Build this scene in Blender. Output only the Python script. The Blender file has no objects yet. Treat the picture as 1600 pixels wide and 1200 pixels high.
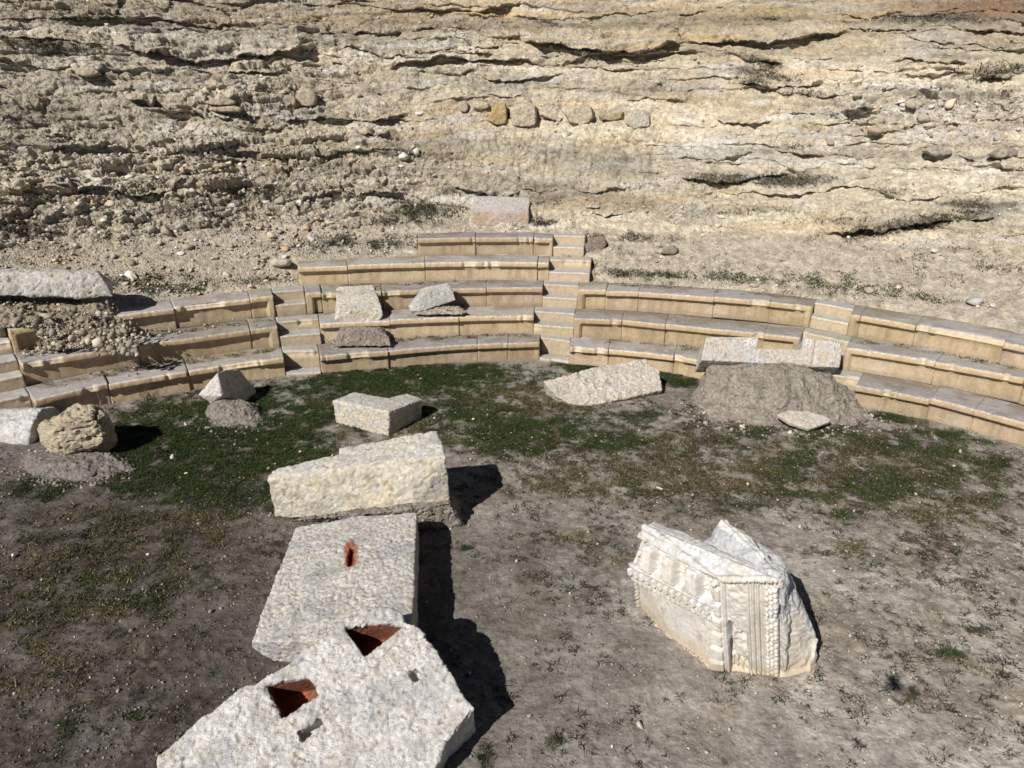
import bpy, bmesh, math, numpy as np
from mathutils import Vector, Matrix
C = bpy.context
rng = np.random.default_rng(7)
COL = C.scene.collection

# ------------------------------------------------------------------ camera model
F, PITCH, ROLL, ZC = 1110.0, math.radians(21.9), math.radians(.17), 5.13
CP, SP, CR, SR = math.cos(PITCH), math.sin(PITCH), math.cos(ROLL), math.sin(ROLL)
def ray(px, py):
    x, y = (px-800)/F, -(py-600)/F
    x, y = CR*x-SR*y, SR*x+CR*y
    return np.array([x, CP+y*SP, y*CP-SP])
def P(px, py, z=0.):                      # point of height z seen at a photo pixel
    d = ray(px, py); return np.array([0, 0, ZC])+d*((z-ZC)/d[2])
def D(px, py, Y):                         # point at forward distance Y seen at a photo pixel
    d = ray(px, py); return np.array([0, 0, ZC])+d*(Y/d[1])
def PL(px, py, pl):                       # point on plane (point, normal)
    d = ray(px, py); o = np.array([0, 0, ZC]); q, n = pl
    return o+d*(np.dot(q-o, n)/np.dot(d, n))
def proj(V):
    X, Y, Z = V[..., 0], V[..., 1], V[..., 2]-ZC
    dep = np.maximum(Y*CP-Z*SP, .05); up = Y*SP+Z*CP
    x, y = X/dep, up/dep
    x, y = CR*x+SR*y, -SR*x+CR*y
    return 800+F*x, 600-F*y
def fitplane(pts):
    p = np.array(pts); c = p.mean(0); n = np.linalg.svd(p-c)[2][2]
    return c, (n if n[2] > 0 else -n)

# ------------------------------------------------------------------ noise
_p = np.random.default_rng(3).permutation(256).astype(np.int32); _p = np.concatenate([_p, _p, _p])
_g = np.random.default_rng(5).normal(size=(256, 3)).astype(np.float32); _g /= np.linalg.norm(_g, axis=1)[:, None]
def perlin(p):
    p = np.asarray(p, np.float32); i = np.floor(p).astype(np.int32); f = p-i; i &= 255
    u = f*f*f*(f*(f*6-15)+10); out = 0
    for dx in (0, 1):
        a = _p[i[:, 0]+dx]
        wx = u[:, 0] if dx else 1-u[:, 0]
        for dy in (0, 1):
            b = _p[a+i[:, 1]+dy]
            wy = wx*(u[:, 1] if dy else 1-u[:, 1])
            for dz in (0, 1):
                g = _g[_p[b+i[:, 2]+dz]]
                dot = g[:, 0]*(f[:, 0]-dx)+g[:, 1]*(f[:, 1]-dy)+g[:, 2]*(f[:, 2]-dz)
                out = out+wy*(u[:, 2] if dz else 1-u[:, 2])*dot
    return out*1.4
def fbm(p, o=4, seed=0, gain=.5):
    p = np.asarray(p, np.float32)+seed*17.31; a, t = 1., 0.
    for _ in range(o):
        t = t+a*perlin(p); p = p*2.03+7.7; a *= gain
    return t
def ridged(p, o=4, seed=0):
    p = np.asarray(p, np.float32)+seed*13.7; a, t = 1., 0.
    for _ in range(o):
        t = t+a*(1-2*np.abs(perlin(p))); p = p*2.03+3.1; a *= .5
    return t*.5
def worley2(x, y, seed=0):
    ix, iy = np.floor(x).astype(np.int32), np.floor(y).astype(np.int32)
    f1 = np.full(x.shape, 9., np.float32); f2 = f1.copy(); idv = np.zeros(x.shape, np.float32)
    for dx in (-1, 0, 1):
        for dy in (-1, 0, 1):
            h = _p[_p[(ix+dx+seed) & 255]+((iy+dy) & 255)]
            jx = h/255.; jy = _p[h+91]/255.
            d = np.hypot(ix+dx+jx-x, iy+dy+jy-y).astype(np.float32)
            c = d < f1
            f2 = np.where(c, f1, np.minimum(f2, d)); idv = np.where(c, _p[h+33]/255., idv); f1 = np.where(c, d, f1)
    return f1, f2, idv
def sstep(a, b, x):
    t = np.clip((x-a)/(b-a), 0, 1); return t*t*(3-2*t)
def mix(a, b, t):
    t = np.asarray(t)[..., None]; return np.asarray(a)*(1-t)+np.asarray(b)*t

# ------------------------------------------------------------------ objects
def tag(o, label=None, cat=None, group=None, kind=None):
    if label: o['label'] = label
    if cat: o['category'] = cat
    if group: o['group'] = group
    if kind: o['kind'] = kind
    return o
def link(name, me, mat=None, parent=None):
    o = bpy.data.objects.new(name, me); COL.objects.link(o)
    if mat: me.materials.append(mat)
    if parent: o.parent = parent
    return o
def empty(name, loc=(0, 0, 0)):
    o = bpy.data.objects.new(name, None); COL.objects.link(o); o.location = loc; o.empty_display_size = .2
    return o
def mesh_np(name, V, faces, col=None, smooth=False):
    """faces: (n,k) int array, or list of such arrays"""
    if not isinstance(faces, list): faces = [faces]
    me = bpy.data.meshes.new(name); V = np.asarray(V, np.float32)
    me.vertices.add(len(V)); me.vertices.foreach_set('co', V.ravel())
    nl = sum(f.size for f in faces); nf = sum(len(f) for f in faces)
    me.loops.add(nl); me.loops.foreach_set('vertex_index', np.concatenate([f.ravel() for f in faces]).astype(np.int32))
    st, k = [], 0
    for f in faces:
        st.append(k+np.arange(len(f))*f.shape[1]); k += f.size
    me.polygons.add(nf); me.polygons.foreach_set('loop_start', np.concatenate(st).astype(np.int32))
    if smooth: me.polygons.foreach_set('use_smooth', np.ones(nf, bool))
    me.update(calc_edges=True)
    if col is not None: setcol(me, col)
    return me
def setcol(me, col):
    a = me.color_attributes.new('Col', 'FLOAT_COLOR', 'POINT')
    c = np.ones((len(me.vertices), 4), np.float32); c[:, :3] = np.clip(col, 0, 1); a.data.foreach_set('color', c.ravel())
def grid_faces(nu, nv):
    i = np.arange(nu*nv).reshape(nu, nv)
    return np.stack([i[:-1, :-1], i[1:, :-1], i[1:, 1:], i[:-1, 1:]], -1).reshape(-1, 4)

# ------------------------------------------------------------------ materials
def mat(name, scale=20., bump=.4, var=.5, rough=.93, dist=.02, spec=.15, fine=4.):
    m = bpy.data.materials.new(name); m.use_nodes = True; nt = m.node_tree; N = nt.nodes; L = nt.links
    b = N['Principled BSDF']; b.inputs['Roughness'].default_value = rough; b.inputs['Specular IOR Level'].default_value = spec
    at = N.new('ShaderNodeAttribute'); at.attribute_name = 'Col'
    tc = N.new('ShaderNodeTexCoord')
    n1 = N.new('ShaderNodeTexNoise'); n1.inputs['Scale'].default_value = scale; n1.inputs['Detail'].default_value = 6; n1.inputs['Roughness'].default_value = .65
    n2 = N.new('ShaderNodeTexNoise'); n2.inputs['Scale'].default_value = scale*fine; n2.inputs['Detail'].default_value = 4
    for n in (n1, n2): L.new(tc.outputs['Object'], n.inputs['Vector'])
    add = N.new('ShaderNodeMath'); add.operation = 'ADD'; L.new(n1.outputs['Fac'], add.inputs[0]); L.new(n2.outputs['Fac'], add.inputs[1])
    mr = N.new('ShaderNodeMapRange'); mr.inputs['From Min'].default_value = .6; mr.inputs['From Max'].default_value = 1.4
    mr.inputs['To Min'].default_value = 1-var; mr.inputs['To Max'].default_value = 1+var; L.new(add.outputs[0], mr.inputs['Value'])
    mx = N.new('ShaderNodeMix'); mx.data_type = 'RGBA'; mx.blend_type = 'MULTIPLY'; mx.inputs[0].default_value = 1
    L.new(at.outputs['Color'], mx.inputs[6]); L.new(mr.outputs[0], mx.inputs[7]); L.new(mx.outputs[2], b.inputs['Base Color'])
    bp = N.new('ShaderNodeBump'); bp.inputs['Strength'].default_value = bump; bp.inputs['Distance'].default_value = dist
    L.new(add.outputs[0], bp.inputs['Height']); L.new(bp.outputs['Normal'], b.inputs['Normal'])
    return m
M = dict(stone=mat('weathered_marble', 26, .75, .26, .8, .018, .25), carved=mat('carved_marble', 30, .4, .12, .6, .008, .3),
         seat=mat('seat_limestone', 22, .5, .3, .85, .01, .2), rock=mat('cliff_rock', 7, .9, .34, .95, .06, .1, 3.7),
         soil=mat('soil', 8, .6, .42, 1., .02, .05, 3.6), boulder=mat('rough_rock', 14, .9, .35, .95, .03, .1), chip=mat('stone_chip', 40, .3, .3, .95, .004, .1),
         grass=mat('grass_blade', 6, 0, .25, .7, .01, .2), dark=mat('drone_plastic', 10, 0, .1, .5, .01, .3))

# ------------------------------------------------------------------ stones
def hull_bm(bm, pts):
    vs = [bm.verts.new(Vector(p)) for p in pts]
    r = bmesh.ops.convex_hull(bm, input=vs)
    bad = [e for e in set(r['geom_interior'])|set(r['geom_unused']) if isinstance(e, bmesh.types.BMVert) and e.is_valid]
    if bad: bmesh.ops.delete(bm, geom=bad, context='VERTS')
def prism_bm(bm, pts, vec):
    vs = [bm.verts.new(Vector(p)) for p in pts]; f = bm.faces.new(vs)
    r = bmesh.ops.extrude_face_region(bm, geom=[f])
    bmesh.ops.translate(bm, vec=Vector(vec), verts=[e for e in r['geom'] if isinstance(e, bmesh.types.BMVert)])
    bmesh.ops.recalc_face_normals(bm, faces=bm.faces)
def bm_obj(build):
    bm = bmesh.new(); build(bm); me = bpy.data.meshes.new('tmp'); bm.to_mesh(me); bm.free()
    o = bpy.data.objects.new('tmp', me); COL.objects.link(o); return o
def remeshed(builds, cuts, voxel):
    """each build becomes one closed body; union by voxel remesh, minus the cuts"""
    def allb(bm):
        for b in builds:
            t = bmesh.new(); b(t); bmesh.ops.recalc_face_normals(t, faces=t.faces)
            m2 = bpy.data.meshes.new('t'); t.to_mesh(m2); t.free(); bm.from_mesh(m2); bpy.data.meshes.remove(m2)
    o = bm_obj(allb); cs = []
    if len(builds) > 1 or cuts:
        r = o.modifiers.new('r', 'REMESH'); r.mode = 'VOXEL'; r.voxel_size = voxel
    for c in cuts:
        k = bm_obj(c); cs.append(k)
        m = o.modifiers.new('b', 'BOOLEAN'); m.operation = 'DIFFERENCE'; m.solver = 'EXACT'; m.object = k
    r = o.modifiers.new('r2', 'REMESH'); r.mode = 'VOXEL'; r.voxel_size = voxel
    C.view_layer.update(); dg = C.evaluated_depsgraph_get()
    e = o.evaluated_get(dg).to_mesh(); n = len(e.vertices)
    V = np.empty(n*3, np.float32); e.vertices.foreach_get('co', V); V = V.reshape(-1, 3)
    Fc = np.empty(len(e.loops), np.int32); e.loops.foreach_get('vertex_index', Fc)
    tot = np.empty(len(e.polygons), np.int32); e.polygons.foreach_get('loop_total', tot)
    if not (tot == 4).all():
        e.calc_loop_triangles(); Fc = np.empty(len(e.loop_triangles)*3, np.int32); e.loop_triangles.foreach_get('vertices', Fc); Fc = Fc.reshape(-1, 3)
    else: Fc = Fc.reshape(-1, 4)
    o.evaluated_get(dg).to_mesh_clear()
    for k in [o]+cs:
        me = k.data; bpy.data.objects.remove(k); bpy.data.meshes.remove(me)
    return V.astype(np.float64), Fc
def lap(V, Fc, it):
    k = Fc.shape[1]; n = len(V)
    a = Fc.ravel(); b = np.roll(Fc, -1, 1).ravel(); i = np.concatenate([a, b]); j = np.concatenate([b, a])
    cnt = np.maximum(np.bincount(i, minlength=n), 1)[:, None]
    for _ in range(it):
        V = np.stack([np.bincount(i, V[j, c], n) for c in range(3)], 1)/cnt
    return V
def normals(V, Fc):
    nf = np.cross(V[Fc[:, 2]]-V[Fc[:, 0]], V[Fc[:, -1]]-V[Fc[:, 1]])
    N = np.stack([sum(np.bincount(Fc[:, c], nf[:, k], len(V)) for c in range(Fc.shape[1])) for k in range(3)], 1)
    return N/np.maximum(np.linalg.norm(N, axis=1), 1e-9)[:, None]
WHITE, GREY, CREAM, OCHRE = (.62, .58, .52), (.42, .40, .38), (.60, .51, .37), (.52, .38, .20)
def stone_color(V, N, c1=WHITE, c2=GREY, c3=CREAM, sc=1., seed=0, face=None, topc=None, gm=.45):
    a = fbm(V*2.2*sc, 4, seed+1); b = fbm(V*5*sc, 4, seed+2); c = ridged(V*9*sc, 3, seed+4)
    k = mix(c1, c2, sstep(.0, .7, a)*.8); k = mix(k, c3, sstep(-.05, .5, b)*.6)
    if face is not None: k = mix(k, face[1], sstep(.25, .75, -(N@np.array(face[0])))*0 + sstep(.45, .8, N@np.array(face[0]))*(.55+.35*np.clip(b, -1, 1)))
    if topc is not None: k = mix(k, topc, sstep(.45, .8, N[:, 2])*(.6+.4*np.clip(a, -1, 1)))
    k = k*(1-.28*sstep(.45, .95, c)[:, None])
    sp = fbm(V*24, 2, seed+9); k = k*(1+.3*np.clip(sp, -1, 1))[:, None]; gp_ = fbm(V*3.4*sc, 4, seed+15); k = mix(k, np.array([.34, .335, .33]), sstep(.22, .62, gp_)*gm)
    return k
def stone(name, builds, label, cat, voxel=.02, lump=.02, chis=.008, wear=.8, sm=2, cuts=(), color={}, m='stone', seed=0, paint=None, sculpt=None, group=None, chs=14., parent=None, layer=0., calm=None):
    V, Fc = remeshed(builds, cuts, voxel)
    V0 = lap(V, Fc, sm)
    big = lap(V0, Fc, 14); w = np.clip(.06+fbm(V0*4, 3, seed+5)*1.3, 0, 1)*wear
    V1 = V0+(big-V0)*w[:, None]
    N = normals(V1, Fc); n = np.zeros(len(V1))
    cm = np.clip(.75+1.1*fbm(V1*1.7, 3, seed+21), .15, 1.7); n += lump*fbm(V1*2.5, 3, seed)+cm*chis*fbm(V1*chs, 3, seed+3)*1.3+cm*chis*.8*ridged(V1*chs*2.1, 2, seed+6)
    pits = sstep(.35, .75, fbm(V1*chs*.75, 2, seed+8)); n -= chis*1.5*pits; mc = ridged(V1*6.5+fbm(V1*3, 2, seed+13)[:, None], 3, seed+12); n -= chis*1.6*sstep(.55, .9, mc)
    if layer:
        q = V1.copy(); q[:, 2] *= 3.5; n -= layer*sstep(.55, .95, ridged(q*2.2, 3, seed+11))
    if sculpt is not None: V1, n = sculpt(V1, N, n)
    if calm is not None: n *= calm(V1)
    V2 = V1+N*n[:, None]; N2 = normals(lap(V2, Fc, 3), Fc)
    col = stone_color(V1, N2, seed=seed, gm=.45 if m == 'stone' else .0, **color); col = mix(col, col*np.array([.62, .55, .46]), pits*.7)
    if paint is not None: col = paint(V1, N2, col)
    org = np.array([V2[:, 0].mean(), V2[:, 1].mean(), V2[:, 2].min()])
    o = link(name, mesh_np(name, V2-org, Fc, col), M[m], parent); o.location = org
    if parent is None: tag(o, label, cat, group)
    return o
def H(*pts): return lambda bm: hull_bm(bm, pts)
def PR(pts, vec): return lambda bm: prism_bm(bm, pts, vec)
def drop(p, z=-.05, f=0): return np.array([p[0], p[1]+f, z])
def blob(outline, Y, t, fr=.62):
    """boulder: photo outline at distance Y, real thickness t"""
    ps = np.array([D(a, b, Y) for a, b in outline]); c = ps.mean(0); out = []
    vd = c-np.array([0, 0, ZC]); vd /= np.linalg.norm(vd)
    for k, s in ((-.5, fr), (-.25, .5+.5*fr+.1*(fr < .7)), (0, 1.), (.3, .9), (.5, .6)): out += list(c+(ps-c)*s+vd*t*k)
    return lambda bm: hull_bm(bm, out)

# ------------------------------------------------------------------ theatre: traced front edges of the seat rows
CX, CY, R1, T, RISE, Z1 = -.362, 2.262, 11.608, .75, .42, .40
ZL = {k: Z1+(k-1)*RISE for k in range(1, 6)}
TR = {1: [(53,626),(169,600),(294,580),(444,559),(500,556.5),(606.5,548),(690,541),(746,538),(794,537),(843,535.5),(890,542),(951,545.5),(1000,550),(1053,556),(1109,567),(1337.5,602.5),(1453,623),(1522,640),(1600,661)],
      2: [(34,569),(128,553),(215.6,539),(300,528),(390,515.6),(434,511),(500,505.8),(610,501),(717,496),(834,493.5),(900,498),(972,501),(1040,507.5),(1112,514.5),(1250,527),(1328,544),(1462,566),(1600,592)],
      3: [(13,516),(175,494),(272,481),(390,467),(425,463),(477,458.5),(501,457.8),(596,455),(760,450.5),(848,450),(904,453),(947,454),(998,456),(1115,465),(1269,479),(1330,490.6),(1431,508),(1600,541)],
      4: [(466,418),(543,415),(666,411),(858,411)], 5: [(653,373),(743,372),(864,372)]}
TRA = {}
for k, v in TR.items():
    W = np.array([P(a, b, ZL[k]) for a, b in v])
    TRA[k] = (np.array([a for a, _ in v], float), np.arctan2(W[:, 0]-CX, W[:, 1]-CY), np.hypot(W[:, 0]-CX, W[:, 1]-CY))
def th_of(k, px):
    a, t, r = TRA[k]
    if px <= a[-1] and px >= a[0]: return float(np.interp(px, a, t))
    if px > a[-1]: return float(t[-1]+(px-a[-1])*(t[-1]-t[-2])/(a[-1]-a[-2]))
    return float(t[0]+(px-a[0])*(t[1]-t[0])/(a[1]-a[0]))
def rfun(k):
    a, t, r = TRA[k]; return lambda th: np.interp(th, t, r)
def dense(profile, step=.03):
    out = []
    for (a, b), (c, d) in zip(profile[:-1], profile[1:]):
        n = max(1, int(math.hypot(c-a, d-b)/step))
        for i in range(n): out.append((a+(c-a)*i/n, b+(d-b)*i/n))
    out.append(profile[-1]); return np.array(out)
SEATP = [(.10,-.48),(.10,-.30),(.098,-.19),(.085,-.15),(.055,-.122),(.014,-.112),(.004,-.102),(.0,-.09),(.0,-.014),(.008,-.003),(.03,0),(.82,.0),(.82,-.48)]
STEPP = lambda d, h: [(.012,-h),(.006,-.05),(.0,-.03),(.004,-.008),(.016,0),(d,.0),(d,-h)]
def arc_block(name, parent, k, ta, tb, prof, z, seed, pil=(0, 0), chip=1., kind='seat', dr=0., tilt=0.):
    rf = rfun(k); r0 = float(rf((ta+tb)/2)); L = (tb-ta)*r0; n = max(4, int(L/.03))
    th = np.linspace(ta, tb, n+1); pr = dense(prof); m = len(pr)
    TH = np.repeat(th[:, None], m, 1); DR = np.repeat(pr[None, :, 0], n+1, 0).copy(); DZ = np.repeat(pr[None, :, 1], n+1, 0).copy()
    s = (TH-ta)*r0; e = L-s
    w = np.zeros_like(s)
    if pil[0]: w = np.maximum(w, 1-sstep(pil[0], pil[0]+.012, s))
    if pil[1]: w = np.maximum(w, 1-sstep(pil[1], pil[1]+.012, e))
    if kind == 'seat': DR = np.where((DZ < -.1) & (DR < .2), DR*(1-w)+.004*w, DR)
    q = np.stack([s.ravel()+seed*9.1, DR.ravel()*1., DZ.ravel()], 1)
    ch = np.clip(fbm(np.stack([s.ravel()*.95+seed*5.3, np.zeros(s.size), np.full(s.size, seed*.37)], 1), 5, 2, .6), -1, 1); ch = (sstep(.24, .33, ch)*(.22+.4*np.clip(ch, 0, 1))).reshape(s.shape)*chip
    fr = np.clip(fbm(np.stack([s.ravel()*11+seed*3.3, DZ.ravel()*4, np.full(s.size, seed*.7)], 1), 2, 4), 0, 1).reshape(s.shape)*.018*chip
    lipw = (1-sstep(.02, .13, np.abs(DR)))*(1-sstep(.08, .14, -DZ))
    endw = (1-sstep(0, .03, np.minimum(s, e)))
    DR2 = DR+lipw*(ch*.20+fr)+.005*fbm(q*7, 3, seed).reshape(s.shape)
    DZ2 = DZ-lipw*sstep(-.06, 0, DZ)*(ch*.08+fr*.6)+np.where(DZ > -.01, .006*fbm(q*5, 2, seed+1).reshape(s.shape)-.012*sstep(.38, .42, DR), 0)
    TH2 = TH+np.where(s < e, 1, -1)*endw*lipw*.005*(1+np.sin(seed*7))/r0
    R = rf(TH)+DR2+dr; Z = z+DZ2+tilt*(s/L-.5)
    V = np.stack([CX+R*np.sin(TH2), CY+R*np.cos(TH2), Z], -1).reshape(-1, 3)
    Fq = grid_faces(n+1, m); idx = np.arange((n+1)*m).reshape(n+1, m)
    close = np.stack([idx[:-1, -1], idx[1:, -1], idx[1:, 0], idx[:-1, 0]], -1)
    c0 = idx[0][None, :]; c1 = idx[-1][::-1][None, :]
    # colour: tan risers with streaks, greyer weathered treads, bleached edge
    f = V; a = fbm(f*1.6, 3, 21); b = fbm(f*np.array([7, 7, 1.3]), 3, 22); g = fbm(f*9, 3, 23)
    top = sstep(-.02, -.004, DZ).ravel(); drr = DR.ravel()
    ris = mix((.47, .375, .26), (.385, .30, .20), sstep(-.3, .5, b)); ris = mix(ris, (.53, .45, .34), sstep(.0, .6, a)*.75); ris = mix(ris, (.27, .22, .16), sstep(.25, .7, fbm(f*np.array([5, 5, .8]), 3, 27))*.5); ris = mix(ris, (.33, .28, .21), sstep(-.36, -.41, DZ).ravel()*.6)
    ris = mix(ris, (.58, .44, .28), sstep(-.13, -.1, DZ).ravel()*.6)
    tre = mix((.37, .34, .31), (.29, .26, .225), sstep(-.2, .5, a)); tre = mix(tre, (.50, .48, .46), sstep(.1, .6, g)*.5)
    dirt = sstep(.36, .72, drr)*sstep(-.4, .2, a+.5*g); tre = mix(tre, (.27, .22, .165), np.clip(dirt*1.1, 0, .95))
    tre = mix(tre, (.66, .63, .58), (1-sstep(.012, .055, drr))*np.clip(.5+1.2*fbm(f*23, 2, 28), 0, 1))
    if kind == 'step': tre = mix(tre, (.56, .54, .50), .45*np.ones(len(tre))); ris = mix(ris, (.52, .46, .36), .55*np.ones(len(ris)))
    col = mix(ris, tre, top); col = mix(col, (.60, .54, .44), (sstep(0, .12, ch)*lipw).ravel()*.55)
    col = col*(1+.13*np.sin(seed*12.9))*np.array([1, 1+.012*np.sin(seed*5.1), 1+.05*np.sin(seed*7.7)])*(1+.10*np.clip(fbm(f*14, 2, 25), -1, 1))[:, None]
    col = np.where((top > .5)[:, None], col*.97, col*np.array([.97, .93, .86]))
    org = np.array([CX+r0*math.sin((ta+tb)/2), CY+r0*math.cos((ta+tb)/2), z-.4])
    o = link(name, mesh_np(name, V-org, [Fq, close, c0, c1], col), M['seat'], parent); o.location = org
    return o
GAP = .0035
def seat_row(k, x0, x1, joints, label, pil=(.14, .14), seed=0):
    root = empty('seat_row'); tag(root, label, 'stone seats', 'curved rows of stone seats')
    js = [x0]+joints+[x1]
    for i, (a, b) in enumerate(zip(js[:-1], js[1:])):
        g = GAP/R1/2*(.6+.9*((seed+i*3) % 4)/3)
        arc_block('end_block' if (i == 0 and pil[0]) or (i == len(js)-2 and pil[1]) else 'seat_block', root, k, th_of(k, a)+g, th_of(k, b)-g, SEATP, ZL[k]+.009*math.sin(seed+i*4.7), seed+i, (pil[0] if i == 0 else 0, pil[1] if i == len(js)-2 else 0), dr=.016*math.sin(seed*3+i*2.3), tilt=.014*math.sin(seed+i))
    return root
seat_row(1, 53, 444, [169, 294], 'lowest curved seat row behind the brown boulder, left of the left stairway', (0, 0), 1)
seat_row(2, 33, 434, [215.6, 391], 'middle curved seat row with gravel strewn on it, left of the left stairway', (.0, .16), 11)
seat_row(3, 13, 427, [57, 178, 272, 391], 'third curved seat row disappearing under rubble, left of the left stairway', (.12, .12), 21)
seat_row(1, 500, 843, [606.5, 746, 794], 'lowest curved seat row at the grass edge, between the left and centre stairways', (0, 0), 31)
seat_row(2, 500, 834, [610, 717], 'second curved seat row carrying two fallen stones, between the left and centre stairways', (.0, 0), 41)
seat_row(3, 477, 848, [502, 596, 760], 'third curved seat row behind the two fallen stones, between the left and centre stairways', (.15, 0), 51)
seat_row(4, 466, 858, [543, 664, 840], 'fourth curved seat row with chipped front edge, second from the top', (0, .0), 61)
seat_row(5, 653, 864, [743, 834], 'topmost short curved seat row below the lone block on the slope', (0, .08), 71)
seat_row(1, 890, 1296, [951, 1053, 1150], 'lowest curved seat row right of the centre stairway, running behind the flat slab', (0, 0), 81)
seat_row(2, 897, 1250, [972, 1040, 1195], 'second curved seat row right of the centre stairway, running behind the notched beam', (.14, .1), 91)
seat_row(3, 903, 1269, [947, 998, 1116, 1205], 'third curved seat row right of the centre stairway, with its chipped left end', (.12, .12), 101)
seat_row(1, 1337, 1720, [1453, 1522, 1610], 'lowest curved seat row at the right, running from the mound out of the picture', (0, 0), 111)
seat_row(2, 1322, 1720, [1462, 1600], 'second curved seat row at the right, beside the end of the notched beam', (.1, 0), 121)
seat_row(3, 1329, 1720, [1345, 1431, 1570], 'third curved seat row at the right, with bleached broken front edge', (.12, 0), 131)
def stairway(label, ranges, seed):
    root = empty('stairway'); tag(root, label, 'stairs', 'stone stairways between the seats')
    for k, ta, tb in ranges:
        z = ZL[k]; g = .004/R1
        arc_block('step', root, k, ta+g, tb-g, STEPP(.46, .5), z-.004, seed+k, kind='step', chip=.7, dr=.37)
        if k > 1: arc_block('step', root, k, ta+g, tb-g, STEPP(.37, .28), z-RISE/2, seed+k+20, kind='step', chip=.7, dr=.02)
        else: arc_block('base_slab', root, k, ta+g, tb-g, STEPP(.34, .2), .05, seed+k+20, kind='step', chip=.7, dr=.03)
t = th_of
stairway('left stairway of low stone steps, between the two seat wedges nearest the picture\'s left', [(1, t(1,444), t(1,500)), (2, t(2,434), t(2,500)), (3, t(3,427), t(3,477))], 201)
stairway('centre stairway of pale steps climbing through all five seat rows', [(1, t(1,843), t(1,890)), (2, t(2,834), t(2,897)), (3, t(3,848), t(3,903)), (4, t(4,858), t(4,922)), (5, t(5,864), t(5,913))], 221)
stairway('right stairway of stone steps behind the notched beam on the mound', [(1, t(1,1296), t(1,1337)), (2, t(2,1250), t(2,1322)), (3, t(3,1269), t(3,1329))], 241)
stairway('outermost stairway cut off by the left picture edge, behind the grey block', [(1, t(1,-30), t(1,53)), (2, t(2,-45), t(2,33)), (3, t(3,-50), t(3,13))], 261)

# ------------------------------------------------------------------ hillside
LEDGES = [  # lower lip traced in the photo, protrusion (m), fade height (px)
 ([(165,70),(240,82),(290,92),(345,92),(400,84),(460,82),(503,74)], .75, 34), ([(0,60),(60,66),(120,66),(180,72)], .3, 18),
 ([(510,72),(560,80),(640,86),(700,80),(722,68)], .45, 26), ([(700,82),(740,80),(795,66)], .4, 20),
 ([(800,58),(880,73),(930,80),(990,84),(1040,74),(1085,66)], .85, 36), ([(1060,66),(1120,62),(1200,63),(1265,58),(1335,50)], .6, 24),
 ([(205,52),(280,44),(350,52)], .3, 16), ([(430,52),(500,48),(560,52),(640,50),(750,46)], .35, 16), ([(790,26),(900,24),(1010,22),(1130,18)], .3, 16),
 ([(1140,134),(1200,133),(1262,132),(1300,124)], .5, 18), ([(1105,165),(1135,190),(1180,188),(1222,178)], .45, 22), ([(1120,85),(1165,96),(1240,96)], .3, 14),
 ([(1296,172),(1335,178),(1385,170)], .5, 24), ([(1395,160),(1425,175),(1445,172)], .5, 14), ([(1380,98),(1450,96),(1530,104)], .4, 14), ([(1390,116),(1455,118),(1540,110)], .35, 12),
 ([(1470,135),(1540,122),(1600,116)], .45, 22), ([(1400,60),(1480,70),(1600,72)], .3, 16), ([(1380,210),(1440,196),(1520,188),(1600,190)], .3, 18),
 ([(196,158),(232,162),(252,150)], .5, 18), ([(100,118),(145,122),(170,110)], .4, 12), ([(313,172),(345,180),(392,176)], .5, 16), ([(320,158),(350,164),(380,160)], .4, 10), ([(210,126),(242,130)], .3, 8),
 ([(420,192),(500,180),(590,184),(650,176)], .4, 16), ([(560,206),(600,214),(612,206)], .4, 14), ([(360,200),(430,204),(500,200)], .3, 12),
 ([(40,228),(130,232),(220,234),(330,230),(420,232),(510,226)], .4, 16), ([(70,207),(150,210)], .35, 12), ([(210,232),(290,235)], .3, 8),
 ([(60,288),(115,297),(155,292),(190,300),(250,298),(295,288)], .45, 14), ([(0,298),(40,306)], .4, 12), ([(20,258),(80,262),(150,258)], .25, 10),
 ([(520,290),(560,304),(640,302),(650,290)], .35, 30), ([(690,296),(750,304),(830,294)], .3, 30), ([(300,240),(360,248),(420,240),(480,252)], .25, 10),
 ([(1050,275),(1150,280),(1245,272)], .35, 16), ([(1285,366),(1360,356),(1440,346),(1570,334)], .45, 20), ([(1195,228),(1250,240),(1300,246)], .3, 18),
 ([(1040,240),(1130,246),(1200,236)], .2, 14), ([(1350,300),(1420,310),(1500,306)], .25, 18), ([(960,160),(1010,150),(1090,158)], .25, 18), ([(740,118),(800,126),(890,118)], .3, 14),
 ([(740,142),(790,150),(830,140)], .25, 10), ([(640,110),(700,118),(760,108)], .3, 12), ([(870,100),(960,112),(1040,108)], .25, 14), ([(1480,240),(1540,250),(1600,245)], .3, 16),
 
 ([(860,290),(930,298),(1010,290)], .18, 14), ([(900,330),(960,336),(1000,328)], .25, 10)]
PATCH = lambda px, py, L: np.max([w*np.exp(-(((px-x)*math.cos(a)+(py-y)*math.sin(a))/rx)**2-((-(px-x)*math.sin(a)+(py-y)*math.cos(a))/ry)**2) for x, y, rx, ry, a, w in L], 0)
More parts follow.
